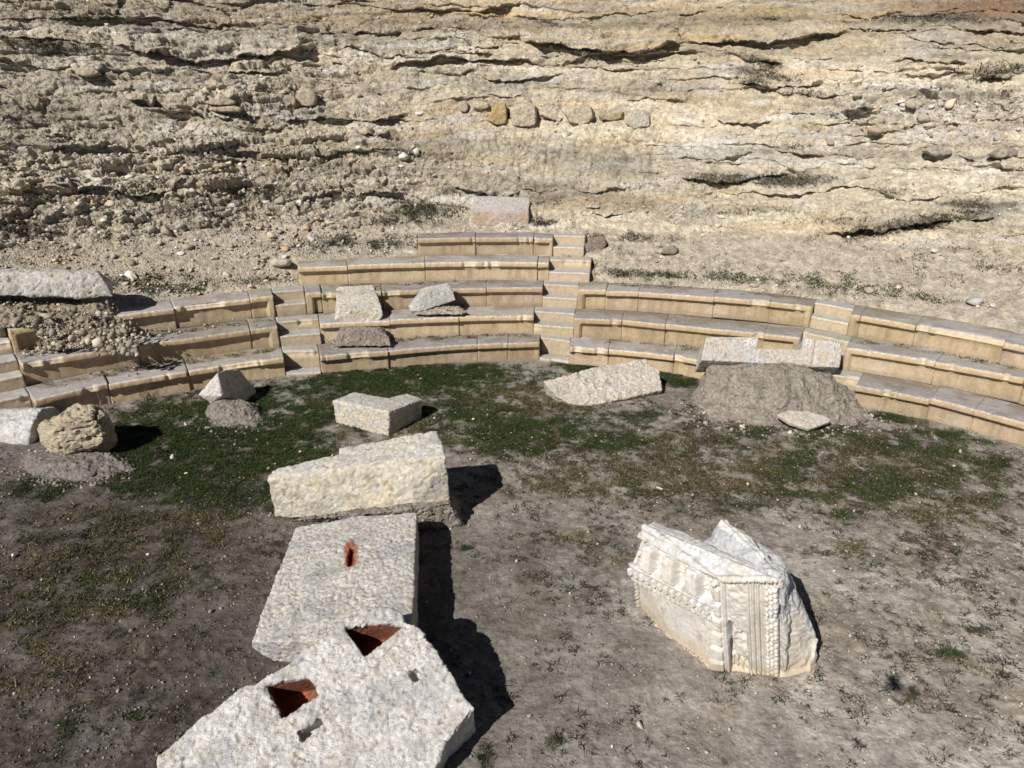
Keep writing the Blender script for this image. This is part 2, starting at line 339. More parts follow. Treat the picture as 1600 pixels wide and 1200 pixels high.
WEEDS = [(1230,282,70,10,0,1),(1130,280,60,9,0,.9),(1430,350,140,12,-.16,1),(1540,318,70,9,0,.8),(1545,112,60,12,-.1,.9),(1195,100,35,8,.3,.9),(1200,118,60,9,.1,.8),(60,72,75,11,.1,1),(1460,30,90,7,0,.9),
 (1250,145,50,8,.1,.5),(1180,130,40,6,0,.7),(660,330,60,14,0,.8),(560,382,90,8,0,.7),(620,345,60,8,0,.8),(845,347,24,5,0,1),(928,372,16,7,0,.9),(520,375,60,8,0,.6),(30,360,40,14,0,.8),(1330,345,60,7,0,.5),
 (390,300,70,16,0,.5),(300,330,70,12,0,.4),(610,240,60,8,0,.5),(1240,230,40,6,0,.5),(950,40,0,0,0,0) if 0 else (855,36,20,4,0,.8),(1190,30,50,5,0,.6),(1380,300,60,6,0,.5),(700,300,30,8,0,.5),(1150,330,100,6,0,.4),(1010,430,70,6,.02,.8),(1010,372,60,8,0,.5),(870,316,40,6,0,.3),(1560,420,60,7,0,.4)]
GREENW = [(250,446,75,14,0,1),(200,440,30,12,0,.8),(1110,432,120,7,.06,.9),(1330,452,110,7,.08,1),(1440,465,100,6,.12,.9),(990,425,50,6,0,.7),(590,385,40,7,0,.8),(640,332,30,8,0,.6),(846,348,20,5,0,1),(530,380,20,5,0,.8),(380,440,60,6,0,.4),(430,436,40,6,0,.6),(1230,440,50,5,0,.8)]
def hill_noise_amp(px, py):
    return np.clip(.95-.15*sstep(760, 350, px)+.5*sstep(1250, 1330, px)*sstep(240, 200, py)+.35*sstep(130, 90, py), .4, 1.45)
def build_hill():
    tv = np.concatenate([np.linspace(-1.5, -.84, 30), np.linspace(-.83, .83, 1420), np.linspace(.84, 1.5, 30)])
    prof = np.array([(12.3,-.6),(13.3,.5),(13.9,1.17),(15.3,2.04),(16.4,2.72),(18.0,4.0),(20.2,5.9),(22.2,7.4),(24.2,9.1),(27,10.6),(34,11.8),(60,12.6)])
    seg = np.hypot(*np.diff(prof, axis=0).T); cum = np.concatenate([[0], np.cumsum(seg)])
    vv = np.concatenate([np.linspace(0, cum[2], 14)[:-1], np.linspace(cum[2], cum[8], 640), np.linspace(cum[8], cum[-1], 90)[1:]])
    r = np.interp(vv, cum, prof[:, 0]); z = np.interp(vv, cum, prof[:, 1])
    k = np.ones(25)/25; rs, zs = np.convolve(np.pad(r, 12, 'edge'), k, 'valid'), np.convolve(np.pad(z, 12, 'edge'), k, 'valid')
    TH, VV = np.meshgrid(tv, vv, indexing='ij'); TH = TH.ravel(); VV = VV.ravel()
    R = np.interp(VV, vv, rs); Z = np.interp(VV, vv, zs); U = TH*18.
    B = np.stack([CX+R*np.sin(TH), CY+R*np.cos(TH), Z], 1)
    px, py = proj(B); act = sstep(cum[3]-.3, cum[3]+1.2, VV)          # 0 on the earth right behind the seats, 1 on the cliff
    amp = hill_noise_amp(px, py)
    S = lambda fu, fv, o=0.: np.stack([U*fu, VV*fv, U*0+o], 1)
    warp = fbm(S(.13, .3), 3, 1)*.55; tilt = .10*np.sin(U*.11+1.)
    fa = fbm(S(.9, .9), 3, 4)
    left = sstep(800, 420, px); rub = np.clip(left*sstep(190, 300, py)*.8+left*.25+PATCH(px, py, [(1460,165,170,60,0,1.),(420,145,90,30,0,1),(330,290,220,60,0,.5),(1150,350,250,40,0,.35),(500,370,160,30,0,.7),(1480,400,150,40,0,.5)]), 0, 1)*act
    # strata: long shelves with undercut lips; H is horizontal protrusion towards the theatre
    Hh = np.zeros(len(B)); inlip = np.zeros(len(B))
    for i, (sp, a, fu, wl) in enumerate(((1.75, .62, .10, 1.), (.80, .36, .20, .8), (.36, .17, .45, .5), (.16, .045, .9, .35))):
        sv = (VV+(warp+tilt)*wl+fa*sp*.16+fbm(S(.35+.3*i, .2, i), 2, 5)*sp*.35)/sp+.37*i; fl = np.floor(sv); fr = sv-fl
        A = np.clip(fbm(np.stack([U*fu, fl*3.71, U*0+i], 1), 3, 7+i)*1.3+.16, 0, 1.)
        A *= .55+.45*np.clip(fbm(np.stack([U*fu*6, fl*2.1, U*0+i], 1), 2, 15+i)+.5, 0, 1.)
        Hh += a*A*np.exp(-fr*(1.7+.5*i))*sstep(0, .05, fr)*sstep(1., .93, fr); inlip = np.maximum(inlip, A*(fr > .03)*(fr < .3)*(i < 3))
    calm = np.clip(PATCH(px, py, [(90,140,110,45,0,1.),(210,180,40,40,0,.8),(700,225,110,30,0,.9),(800,235,160,28,0,.9),(270,290,70,16,0,.5),(620,250,50,18,0,.6),(900,115,160,16,0,.9),(1000,320,150,30,0,.8),(850,270,110,30,0,.7),(130,330,120,20,0,.6),(440,60,60,12,0,.4),(1160,150,60,18,0,.6),(1450,300,120,26,0,.5),(560,110,90,14,0,.7)])*(1+.8*fa), 0, .9)
    Hh *= hill_noise_amp(px, py)*(.05+.95*act)*(1-calm)*sstep(cum[3]+.2, cum[3]+1.6, VV)
    pxn = px+fbm(S(1.5, 1.5), 2, 30)*9; pyn = py+fbm(S(1.2, .4), 3, 31)*6+fbm(S(5, 2), 2, 33)*2.
    led = np.zeros(len(B))
    for i, (ln, a, h) in enumerate(LEDGES):
        X = [p[0] for p in ln]; Y = [p[1] for p in ln]
        m = np.where((px > X[0]-30) & (px < X[-1]+30) & (py > min(Y)-h*3-20) & (py < max(Y)+30))[0]
        if len(m) == 0: continue
        yl = np.interp(pxn[m], X, Y); dd = yl-pyn[m]
        L = X[-1]-X[0]; e = sstep(0, min(40, L*.3), pxn[m]-X[0])*sstep(0, min(40, L*.3), X[-1]-pxn[m])
        p = a*1.15*sstep(-1.2, 1.5, dd)*(.35*np.exp(-np.maximum(dd, 0)/(h*.35))+.65*np.exp(-np.maximum(dd, 0)/h))*e*(.8+.5*perlin(np.stack([U[m]*1.3, VV[m], U[m]*0+i*3.3], 1)))
        led[m] = np.maximum(led[m], p)
    Hh = np.where(led > .04, Hh*.45, Hh)+led
    # shape along the normal
    lump = fbm(S(.7, 1.0), 5, 11, .55)
    d = (.05+.13*act)*lump
    crv = ridged(np.stack([U*.32+warp*.5, VV*2.9+.3*np.sin(U*.5)+fa*.25, U*0], 1), 5, 19); crm = np.clip(fbm(S(.35, .8), 2, 20)+.4, 0, 1)
    d -= act*.17*sstep(.7, .92, crv)*crm*(1-.7*calm)
    crw = ridged(np.stack([U*1.1-warp, VV*6.2+fa*.4, U*0], 1), 4, 23); d -= act*.05*sstep(.66, .9, crw)*np.clip(crm, 0, 1)*(1-.8*calm)
    vj = ridged(np.stack([U*1.3+fa, VV*.55+warp, U*0], 1), 3, 24); d -= act*.12*sstep(.80, .97, vj)*np.clip(Hh*2.5, 0, 1)
    bu, bv = U+.3*lump, VV+.15*lump+.25*warp; gi = np.zeros(len(B)); f1 = gi
    for fu, fv, a_, sd in ((.75, 2.6, .30, 21), (1.7, 4.6, .17, 22), (4.0, 8.5, .085, 23)):
        g1, g2, gi = worley2(bu*fu, bv*fv, sd); msk = np.clip(.12+rub*.9+.6*np.clip(Hh*1.6, 0, .5), 0, 1)
        d += act*a_*msk*((gi-.45)+.3*np.clip(.6-g1, 0, 1)); d -= act*a_*.35*msk*sstep(.09, .0, g2-g1)
    f1, f2, idv = worley2(U*2.4+lump*.6, VV*3.4+lump*.5, 3); cob = np.clip(.5-f1, 0, 1)*(idv > .6)*rub; d += .2*cob
    f1b, f2b, idb = worley2(U*6+lump, VV*8.5-lump, 9); d += (.12+.88*rub)*.05*np.clip(.5-f1b, 0, 1)*(idb > .4)
    d += .04*fbm(S(6, 8), 4, 14, .62)*(.4+.6*act)+act*.016*ridged(S(13, 17), 2, 26)
    rill = ridged(np.stack([U*2.2+warp*1.5, VV*.3, U*0], 1), 3, 17); d -= act*.045*sstep(.5, .9, rill)*sstep(.12, .0, Hh)*(1-rub)
    dv = np.stack([-np.sin(TH)*.78, -np.cos(TH)*.78, np.full(len(TH), .62)], 1)
    hv = np.stack([-np.sin(TH), -np.cos(TH), np.full(len(TH), -.06)], 1)
    V = B+dv*d[:, None]+hv*(Hh*.9)[:, None]
    # ---- colour: kinds of earth and rock, plus painted crevice shade
    Vw = VV+warp+tilt; bd = lambda fu, fv, o, sd: fbm(np.stack([U*fu+fa*.2, Vw*fv+fa*.1, U*0], 1), o, sd)
    n1 = bd(.12, .8, 4, 41); n2 = bd(.45, 3.0, 5, 42); n3 = fbm(S(5, 7), 3, 43); n4 = bd(.2, 1.7, 4, 44); n5 = bd(1.1, 6.5, 3, 45); hf = fbm(S(17, 22), 2, 60)
    cream = np.array([.56, .49, .365]); grey = np.array([.43, .37, .285]); sand = np.array([.52, .385, .215]); white = np.array([.60, .565, .50]); brown = np.array([.22, .18, .135])
    right = sstep(380, 900, px+n1*220)
    c = mix(grey, cream, np.clip(.34+.62*right+n1*.5, 0, 1))
    och = PATCH(px, py, [(900,12,600,16,0,1.),(1000,58,330,40,0,.75),(1230,25,170,26,0,.9),(600,30,220,16,0,.9),(1200,170,90,40,0,.6),(780,185,50,20,0,.5),(560,290,60,20,0,.6),(330,400,90,18,0,.5),(1080,160,60,50,0,.4),(1330,60,80,26,0,.7),(480,30,160,10,0,.9)])
    c = mix(c, sand, np.clip(sstep(.1, .6, n4)*.6*right+och*(.75+.7*n2), 0, 1)*.9)
    c = mix(c, white, np.clip(sstep(.05, .5, n2)*.65+PATCH(px, py, [(1450,170,170,50,0,.7),(1180,235,160,24,0,.8),(350,66,170,18,0,.7),(1310,200,20,60,0,.8),(640,72,100,18,0,.6),(120,205,70,14,0,.5),(1450,260,90,30,0,.4),(580,280,50,20,0,.6),(180,228,160,8,0,.5)])*(.65+.6*n3), 0, 1))
    c = mix(c, brown, np.clip(sstep(.05, .55, bd(.3, 2.2, 5, 51))*(.42-.12*right)+PATCH(px, py, [(200,8,250,14,0,1.),(1520,12,140,24,0,.9),(420,270,140,40,0,.5),(60,180,90,50,0,.4),(330,330,150,30,0,.5),(500,10,300,6,0,.3),(440,140,70,22,0,.7),(650,245,60,25,0,.6)])*(.75+.7*n2), 0, .85))
    c = mix(c, (.33, .29, .235), np.clip(sstep(.1, .5, n5)*.5+rub*.15*sstep(-.1, .4, n3), 0, 1))
    c = mix(c, (.28, .165, .095), PATCH(px, py, [(1540,14,110,24,0,.9)])*(.8+.5*n3))
    c = mix(c, (.15, .12, .095), np.clip(sstep(.7, .92, crv)*crm*.4+sstep(.66, .9, crw)*.12, 0, .5)*act*(1-.7*calm))  # shadow lines along the crevices, painted into the colour
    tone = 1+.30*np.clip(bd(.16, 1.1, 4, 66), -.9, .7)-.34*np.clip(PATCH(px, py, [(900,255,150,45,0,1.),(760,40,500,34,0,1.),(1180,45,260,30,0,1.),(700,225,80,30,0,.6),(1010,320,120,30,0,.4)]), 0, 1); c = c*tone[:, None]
    wd = np.clip(PATCH(px, py, WEEDS)*(1.25+1.4*n3+.8*n2)-.2, 0, 1); c = mix(c, (.12, .10, .075), wd*.8)
    base = sstep(cum[3]+.9, cum[3]-.2, VV+n2*.5); c = mix(c, mix((.37, .32, .255), (.45, .39, .30), np.clip(.5+n3, 0, 1)), base*.85)
    c = mix(c, (.52, .47, .38), (cob*1.6*(idv > .8)))
    c = mix(c, (.17, .15, .115), np.clip(sstep(.2, .55, n3)*sstep(.1, .5, n2)*.5, 0, 1)*.5)
    c *= (1+.2*np.clip(n3, -1, 1)+.22*np.clip(hf, -1, 1))[:, None]*(1+.2*(idb-.5)*(f1b < .5))[:, None]*(1+.25*(gi-.5)*rub)[:, None]
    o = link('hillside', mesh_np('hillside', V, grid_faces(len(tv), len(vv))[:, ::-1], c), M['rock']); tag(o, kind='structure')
    return tv, vv, V.reshape(len(tv), len(vv), 3), px.reshape(len(tv), len(vv)), py.reshape(len(tv), len(vv))
HT, HV, HP, HPX, HPY = build_hill()
_fi = np.where((HT > -.82) & (HT < .82))[0]; _fj = np.where(HV < HV[-90])[0][13:]
_HB = HP[_fi[0]:_fi[-1]+1, _fj[0]:_fj[-1]+1].reshape(-1, 3); _HX, _HY = proj(_HB)
def hill_at(px, py, n=1):                 # nearest displaced hillside point seen at a pixel
    k = np.argmin((_HX-px)**2+(_HY-py)**2); return _HB[k]

# ------------------------------------------------------------------ ground
GRASS = [(1320,690,190,40,.08,.42),(1480,740,120,60,.1,.4),(1120,790,180,24,0,.3),(1000,650,60,16,0,.5),(1450,850,90,26,0,.25),(200,880,180,120,0,.34),(60,960,80,80,0,.3),(1480,770,120,50,0,.4),(1230,740,60,22,0,.55),(330,700,190,75,-.12,1.1),(420,770,110,30,0,.7),(620,600,230,30,-.05,.8),(250,640,60,20,-.2,.7),(800,665,190,26,.05,.7),(1400,690,160,26,.1,.42),(1330,770,170,34,0,.36),(1090,700,150,24,0,.36),(900,660,120,30,0,.4),(290,690,120,55,-.1,1),(380,640,90,35,-.2,.8),(330,760,120,40,0,.75),(640,585,150,17,-.06,1.1),(560,610,110,16,0,.7),(740,640,110,24,0,.8),(800,690,90,28,0,.8),(870,600,50,10,0,.35),(900,572,32,9,.2,1.1),(1060,592,45,10,.1,1.1),(480,650,70,28,0,.8),
 (700,610,90,16,0,.7),(950,690,130,20,0,.65),(1370,755,70,30,0,.85),(1250,720,60,20,0,.8),(1420,700,120,18,.1,.75),(1480,680,70,12,.15,.7),(1220,770,110,14,0,.6),(1320,800,30,10,0,.6),(1010,760,50,20,0,.45),(1180,680,80,14,0,.45),(1400,650,50,8,.15,.7),(1540,720,60,18,.1,.6),
 (60,760,70,22,0,.6),(90,840,90,16,0,.35),(130,900,150,40,0,.38),(270,860,70,30,0,.35),(230,945,50,12,0,.5),(110,1130,26,16,0,.7),(205,1118,16,10,0,.6),(868,1160,14,12,0,1.2),(1415,1085,20,14,0,.6),(1490,1018,30,8,0,.8),(728,858,14,5,0,1),(560,668,40,8,0,.4),(80,680,60,20,0,.3),(30,1050,50,40,0,.3),(760,1180,16,26,0,.5),(390,690,60,30,0,.8)]
DRY = [(600,650,110,40,0,.8),(800,625,110,28,0,1),(520,630,60,18,0,.6),(760,690,80,24,0,.5),(910,745,160,40,0,.75),(1120,740,190,40,0,.8),(1350,730,230,60,0,.65),(1480,800,140,50,0,.45),(1150,640,80,24,.1,.9),(1060,690,90,24,0,.7),(250,820,170,60,0,.55),(150,900,190,90,0,.6),(60,1010,120,90,0,.5),(250,640,80,20,-.25,.6),(1330,860,60,14,0,.5),(1500,1000,170,130,0,.22),(930,850,140,40,0,.35),(840,1000,60,120,0,.2),(130,745,100,22,0,.4)]
def ground_h(x, y, octs=True):
    q = np.stack([x, y, x*0], 1)
    h = .035*fbm(q*.5, 3, 61)+.016*fbm(q*2.2, 3, 62)
    if octs: h = h+.009*fbm(q*9, 4, 63, .6)+.016*np.clip(fbm(q*4.5, 3, 64)-.15, 0, 1)+.012*np.clip(fbm(q*14, 3, 65, .6), 0, 1)*sstep(.2, -3.5, x)
    cl = worley2(x*6, y*6, 5)
    if octs: h = h+.02*np.clip(.36-cl[0], 0, 1)*(cl[2] > .78)
    r = np.hypot(x-CX, y-CY)
    return h*sstep(12.2, 11.2, r)-.012
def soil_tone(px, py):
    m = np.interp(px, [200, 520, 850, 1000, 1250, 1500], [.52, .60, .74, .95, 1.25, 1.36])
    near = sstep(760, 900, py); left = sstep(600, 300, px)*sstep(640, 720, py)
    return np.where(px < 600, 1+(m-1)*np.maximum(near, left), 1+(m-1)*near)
def build_ground():
    xs = np.concatenate([np.linspace(-40, -10.6, 30), np.linspace(-10.5, 10.5, 1100), np.linspace(10.6, 40, 30)])
    yv = [3.4]
    while yv[-1] < 14.4: yv.append(yv[-1]+.009+.0014*(yv[-1]-3.4))
    ys = np.concatenate([np.linspace(-40, 3.3, 40), yv, np.linspace(14.6, 20, 4)])
    X, Y = np.meshgrid(xs, ys, indexing='ij'); x, y = X.ravel(), Y.ravel()
    h = ground_h(x, y); V = np.stack([x, y, h], 1); V[:, 2] = np.where(y > 14.45, -.3, V[:, 2])
    px, py = proj(np.stack([x, y, x*0], 1)); vis = (y > 3.2)
    q = np.stack([x, y, x*0], 1); n1 = fbm(q*.6, 4, 71); n2 = fbm(q*3.1, 4, 72); n3 = fbm(q*13, 3, 73)
    c = mix((.275, .248, .217), (.215, .19, .162), sstep(-.3, .4, n1+n2*.5)); c = mix(c, (.335, .308, .272), sstep(.05, .6, n2*.6+n3*.5)*.6)
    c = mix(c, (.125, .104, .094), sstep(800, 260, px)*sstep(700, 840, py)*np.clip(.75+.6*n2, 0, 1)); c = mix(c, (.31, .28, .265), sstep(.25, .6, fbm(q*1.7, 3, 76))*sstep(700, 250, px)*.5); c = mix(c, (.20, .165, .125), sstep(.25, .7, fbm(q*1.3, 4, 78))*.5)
    dr = np.clip(PATCH(px, py, DRY)*(1.1+1.6*n2+.9*n3)-.08, 0, 1)*vis; c = mix(c, mix((.125, .10, .068), (.25, .19, .11), np.clip(.35+n2+.3*n3, 0, 1)), dr*.7)
    gr = np.clip(PATCH(px, py, GRASS)*(1.35+1.1*n2+.6*n3)-.2, 0, 1)*vis; c = mix(c, (.036, .035, .018), np.clip(gr*1.6, 0, .92))
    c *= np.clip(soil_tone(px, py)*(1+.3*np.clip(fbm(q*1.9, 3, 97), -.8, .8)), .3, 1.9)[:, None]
    wdm = PATCH(px, py, [(1150,720,420,85,.05,1.),(1480,860,170,120,0,.5),(930,880,130,90,0,.4),(250,850,300,90,0,.7),(100,1050,220,130,0,.5),(1150,850,420,60,0,.3),(1450,1020,200,150,0,.28),(420,740,200,70,0,.5)])*vis; wk = np.clip(wdm*1.4, 0, 1)*sstep(.0, .22, fbm(q*6.5, 4, 93, .6)+.7*n2); c = mix(c, mix((.065, .05, .038), (.12, .092, .064), np.clip(.5+n3, 0, 1)), wk*.9)
    st = sstep(.25, .6, n3)*sstep(.1, .5, n2); c = mix(c, (.13, .105, .08), st*.6)
    c *= (1+.2*np.clip(n3, -1, 1))[:, None]
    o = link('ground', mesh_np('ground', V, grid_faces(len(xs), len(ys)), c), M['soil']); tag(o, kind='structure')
build_ground()

# ------------------------------------------------------------------ scattered small stuff
def ico(sub):
    bm = bmesh.new(); bmesh.ops.create_icosphere(bm, subdivisions=sub, radius=1.); bm.verts.ensure_lookup_table()
    V = np.array([v.co[:] for v in bm.verts]); Fc = np.array([[v.index for v in f.verts] for f in bm.faces]); bm.free(); return V, Fc
def rock_shapes(sub, n, flat=(.45, .9)):
    V, Fc = ico(sub); out = []
    for i in range(n):
        v = V.copy()
        for _ in range(9):                                    # chop facets
            d = rng.normal(size=3); d /= np.linalg.norm(d); k = rng.uniform(.28, .72); t = v@d; v = v-np.outer(np.maximum(t-k, 0), d)
        v = v*(1+.12*fbm(V*1.7, 2, i+100))[:, None]*np.array([1, rng.uniform(.6, 1), rng.uniform(*flat)])
        out.append(v)
    return out, Fc
RS = {1: rock_shapes(1, 14), 2: rock_shapes(2, 12)}
def scatter_rocks(name, pts, size, cols, sub=1, sink=.25, tilt=.5):
    sh, Fc = RS[sub]; n = len(pts); m = len(sh[0]); S = np.array(sh)[rng.integers(0, len(sh), n)]
    a = rng.uniform(0, 6.28, n); b = rng.normal(0, tilt, n); ca, sa, cb, sb = np.cos(a), np.sin(a), np.cos(b), np.sin(b)
    x, y, z = S[..., 0], S[..., 1], S[..., 2]
    y, z = y*cb[:, None]-z*sb[:, None], y*sb[:, None]+z*cb[:, None]
    x, y = x*ca[:, None]-y*sa[:, None], x*sa[:, None]+y*ca[:, None]
    V = np.stack([x, y, z], -1)*size[:, None, None]+pts[:, None, :]; V[..., 2] += (size*(.5-sink))[:, None]
    col = np.repeat(cols[:, None, :], m, 1).reshape(-1, 3)
    Fa = (Fc[None]+(np.arange(n)*m)[:, None, None]).reshape(-1, 3)
    o = link(name, mesh_np(name, V.reshape(-1, 3), Fa, col), M['chip']); return tag(o, kind='stuff')
def pick(cols, n, jit=.15):
    c = np.array(cols)[rng.integers(0, len(cols), n)]; return c*(1+rng.normal(0, jit, (n, 1)))
# rubble lying on the slope
k = rng.integers(0, len(_HB), 160000); bx, by = _HX[k], _HY[k]
inframe = (bx > -60) & (bx < 1660) & (by > -40)
dens = .10+.4*sstep(760, 300, bx)*sstep(120, 260, by)+.55*PATCH(bx, by, [(420,145,70,25,0,1),(1470,180,160,40,0,1.6),(420,150,80,24,0,1.2),(640,250,60,25,0,.9),(200,290,180,30,0,.8),(420,290,160,40,0,.9),(100,380,150,40,0,.9),(500,370,160,30,0,1),(400,420,80,14,0,.8),(1100,360,200,40,0,.35),(1480,390,130,40,0,.6),(1000,330,100,40,0,.35),(1360,190,60,20,0,.9),(1540,300,80,40,0,.4),(250,225,150,14,0,.7),(360,420,60,12,0,.8)])
sel = inframe & (rng.uniform(size=len(k)) < dens*.26) & ~((by > 350) & (bx > 460) & (bx < 950) & (by > 372-(bx < 640)*-25)); k = k[sel]
rf = PATCH(_HX[k], _HY[k], [(420,145,80,28,0,1),(1470,180,160,36,0,1.),(1340,200,40,30,0,1),(500,370,160,30,0,.4),(300,300,200,50,0,.4),(640,250,60,20,0,.5)]); sz = np.clip(.026*np.exp(rng.normal(0, .62, len(k)))*(1+1.1*rf), .012, .2)
cc = pick([(.42,.37,.30),(.36,.32,.27),(.50,.43,.32),(.56,.53,.48),(.33,.28,.22),(.48,.36,.22)], len(k))
big = sz > .07
scatter_rocks('slope_rubble', _HB[k[~big]], sz[~big], cc[~big], 1); scatter_rocks('slope_stones', _HB[k[big]], sz[big], cc[big], 2, .35)
# pebbles and clods on the floor of the orchestra
n = 9000; x = rng.uniform(-10, 10, n); y = rng.uniform(3.5, 14, n); ok = np.hypot(x-CX, y-CY) < 11.5; x, y = x[ok], y[ok]
sz = np.clip(.009*np.exp(rng.normal(0, .55, len(x))), .005, .05); g = ground_h(x, y)
scatter_rocks('pebbles', np.stack([x, y, g], 1), sz, pick([(.36,.31,.25),(.30,.25,.2),(.27,.23,.18),(.55,.52,.47),(.40,.34,.27),(.28,.23,.18)], len(x)), 1)
n = 26000; y = 3.6+8*rng.uniform(size=n)**1.3; x = rng.uniform(-9, 9, n); px, py = proj(np.stack([x, y, x*0], 1)); q = np.stack([x, y, x*0], 1)
ok = (np.hypot(x-CX, y-CY) < 11.4) & (rng.uniform(size=n) < .12+.5*sstep(760, 300, px)*sstep(740, 860, py)+.5*sstep(.1, .5, fbm(q*1.7, 3, 76))); x, y = x[ok], y[ok]
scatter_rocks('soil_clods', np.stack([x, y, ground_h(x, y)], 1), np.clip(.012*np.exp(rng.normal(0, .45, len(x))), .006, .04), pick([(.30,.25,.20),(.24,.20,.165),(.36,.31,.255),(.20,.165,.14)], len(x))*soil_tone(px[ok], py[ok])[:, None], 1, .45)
n = 110000; y = 3.6+6.5*rng.uniform(size=n)**1.4; x = rng.uniform(-7.5, 7.5, n); ok = (np.hypot(x-CX, y-CY) < 11.4); x, y = x[ok], y[ok]; q = np.stack([x, y, x*0], 1); ok = rng.uniform(size=len(x)) < np.clip(.35+1.2*fbm(q*2.6, 3, 95), 0, 1); x, y = x[ok], y[ok]
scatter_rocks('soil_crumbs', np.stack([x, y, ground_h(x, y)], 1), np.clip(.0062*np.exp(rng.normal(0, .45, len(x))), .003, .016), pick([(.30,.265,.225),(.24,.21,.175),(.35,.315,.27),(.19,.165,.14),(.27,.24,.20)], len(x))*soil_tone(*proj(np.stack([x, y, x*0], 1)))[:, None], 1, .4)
n = 5200; y = 3.6+7.5*rng.uniform(size=n)**1.3; x = rng.uniform(-8, 8, n); ok = (np.hypot(x-CX, y-CY) < 11.3); x, y = x[ok], y[ok]
scatter_rocks('stone_chips', np.stack([x, y, ground_h(x, y)], 1), np.clip(.011*np.exp(rng.normal(0, .5, len(x))), .006, .035), pick([(.42,.385,.33),(.50,.46,.40),(.16,.14,.12),(.22,.19,.155),(.33,.28,.21)], len(x))*np.minimum(soil_tone(*proj(np.stack([x, y, x*0], 1))), 1.)[:, None], 1, .3)
def gp(px, py, z=0.):
    p = P(px, py, z); return p
wp = [(1032,765,.07),(1168,758,.05),(740,655,.04),(290,663,.05),(270,715,.06),(290,740,.035),(1000,1135,.05),(1350,643,.09),(1215,628,.05),(1145,672,.07),(1160,668,.06),(1118,640,.04),(620,640,.03),(470,706,.035),(520,712,.045),(1025,600,.07),(1170,700,.03),(590,1040,.0),(1140,1140,.02),(1480,660,.05),(20,870,.05),(735,718,.035)]
wp = [w for w in wp if w[2] > 0]
pts = np.array([gp(a, b) for a, b, _ in wp]); scatter_rocks('pale_stones', pts, np.array([w[2] for w in wp]), pick([(.6,.56,.48),(.52,.46,.36)], len(wp), .08), 2, .3)

def blades(name, pts, h, w, cols, lean=.5, per=1):
    n = len(pts); a = rng.uniform(0, 6.28, n); l = rng.normal(0, lean, (n, 2))
    dx = np.stack([np.cos(a), np.sin(a), a*0], 1)*w[:, None]
    tip = pts+np.stack([l[:, 0]*h, l[:, 1]*h, h], 1)
    V = np.stack([pts-dx, pts+dx, tip], 1).reshape(-1, 3); col = np.repeat(cols[:, None, :], 3, 1).reshape(-1, 3)
    o = link(name, mesh_np(name, V, np.arange(3*n).reshape(-1, 3), col), M['grass']); return tag(o, kind='stuff')
def sow(name, table, N, lift, gain, cut, hh, ww, cols, lean, base=0.):
    n = 3200000; x = rng.uniform(-10.3, 9.6, n).astype(np.float32); y = (3.6+10.7*rng.uniform(size=n)**1.15).astype(np.float32)
    ok = np.hypot(x-CX, y-CY) < 11.67; x, y = x[ok], y[ok]; px, py = proj(np.stack([x, y, x*0], 1)); f = PATCH(px, py, table)
    ok = (f > .03) & (px > -30) & (px < 1630); x, y, f = x[ok], y[ok], f[ok]; q = np.stack([x, y, x*0], 1)
    c1, c2, c3 = fbm(q*3.1, 3, 72), fbm(q*11, 2, 77), fbm(q*6, 2, 79)
    w = np.clip(f*(lift+gain*c1+1.35*c2+.9*c3)-cut, 0, 1); m = rng.uniform(size=len(w)) < w; x, y = x[m], y[m]
    if len(x) > N: m = rng.permutation(len(x))[:N]; x, y = x[m], y[m]
    n = len(x); print(name, n); t = .6+.8*rng.uniform(size=n)
    blades(name, np.stack([x, y, ground_h(x, y)-.004], 1), rng.uniform(*hh, n)*t, rng.uniform(*ww, n), pick(cols, n, .25)*(1+.35*np.clip(fbm(np.stack([x, y, x*0], 1)*2.3, 2, 83), -1, 1))[:, None], lean)
sow('grass', GRASS, 420000, 1.05, 1.35, .24, (.012, .04), (.004, .010), [(.034,.075,.012),(.028,.058,.011),(.022,.046,.010),(.036,.054,.014),(.048,.046,.02),(.032,.032,.016)], .9)
sow('dry_grass', DRY, 330000, 1.05, 1.8, .34, (.008, .035), (.004, .010), [(.10,.078,.05),(.15,.115,.068),(.22,.175,.10),(.065,.055,.036),(.055,.065,.026)], 1.1)
# weeds: small dark tufts in the open ground
nt = 60000; tx = rng.uniform(-9.8, 9.4, nt); ty = 3.7+9.9*rng.uniform(size=nt)**1.1; tp = proj(np.stack([tx, ty, tx*0], 1)); q = np.stack([tx, ty, tx*0], 1)
wd_ = PATCH(tp[0], tp[1], [(1150,720,420,85,.05,1.),(1480,860,190,120,0,.8),(930,880,130,90,0,.5),(250,850,300,90,0,.7),(100,1050,220,130,0,.5),(1150,850,420,60,0,.4),(1450,1020,220,170,0,.55),(1150,1000,200,120,0,.35),(950,1080,150,120,0,.35),(760,830,60,60,0,.3)])
ok = (np.hypot(tx-CX, ty-CY) < 11.5) & (rng.uniform(size=nt) < np.clip((wd_+.03)*(.5+1.4*fbm(q*1.6, 3, 91)+.5*fbm(q*6, 2, 92)), 0, 1)*.9); tx, ty = tx[ok], ty[ok]
rad = np.clip(.026*np.exp(rng.normal(0, .55, len(tx))), .012, .10); nb = 34; ii = np.repeat(np.arange(len(tx)), nb); a = rng.uniform(0, 6.28, len(ii)); rr2 = rad[ii]*np.sqrt(rng.uniform(size=len(ii)))
print('weeds', len(tx))
bx2, by2 = tx[ii]+np.cos(a)*rr2, ty[ii]+np.sin(a)*rr2; tc_ = pick([(.026,.042,.014),(.045,.036,.025),(.065,.052,.035),(.036,.03,.02),(.05,.039,.028)], len(tx), .2)[ii]
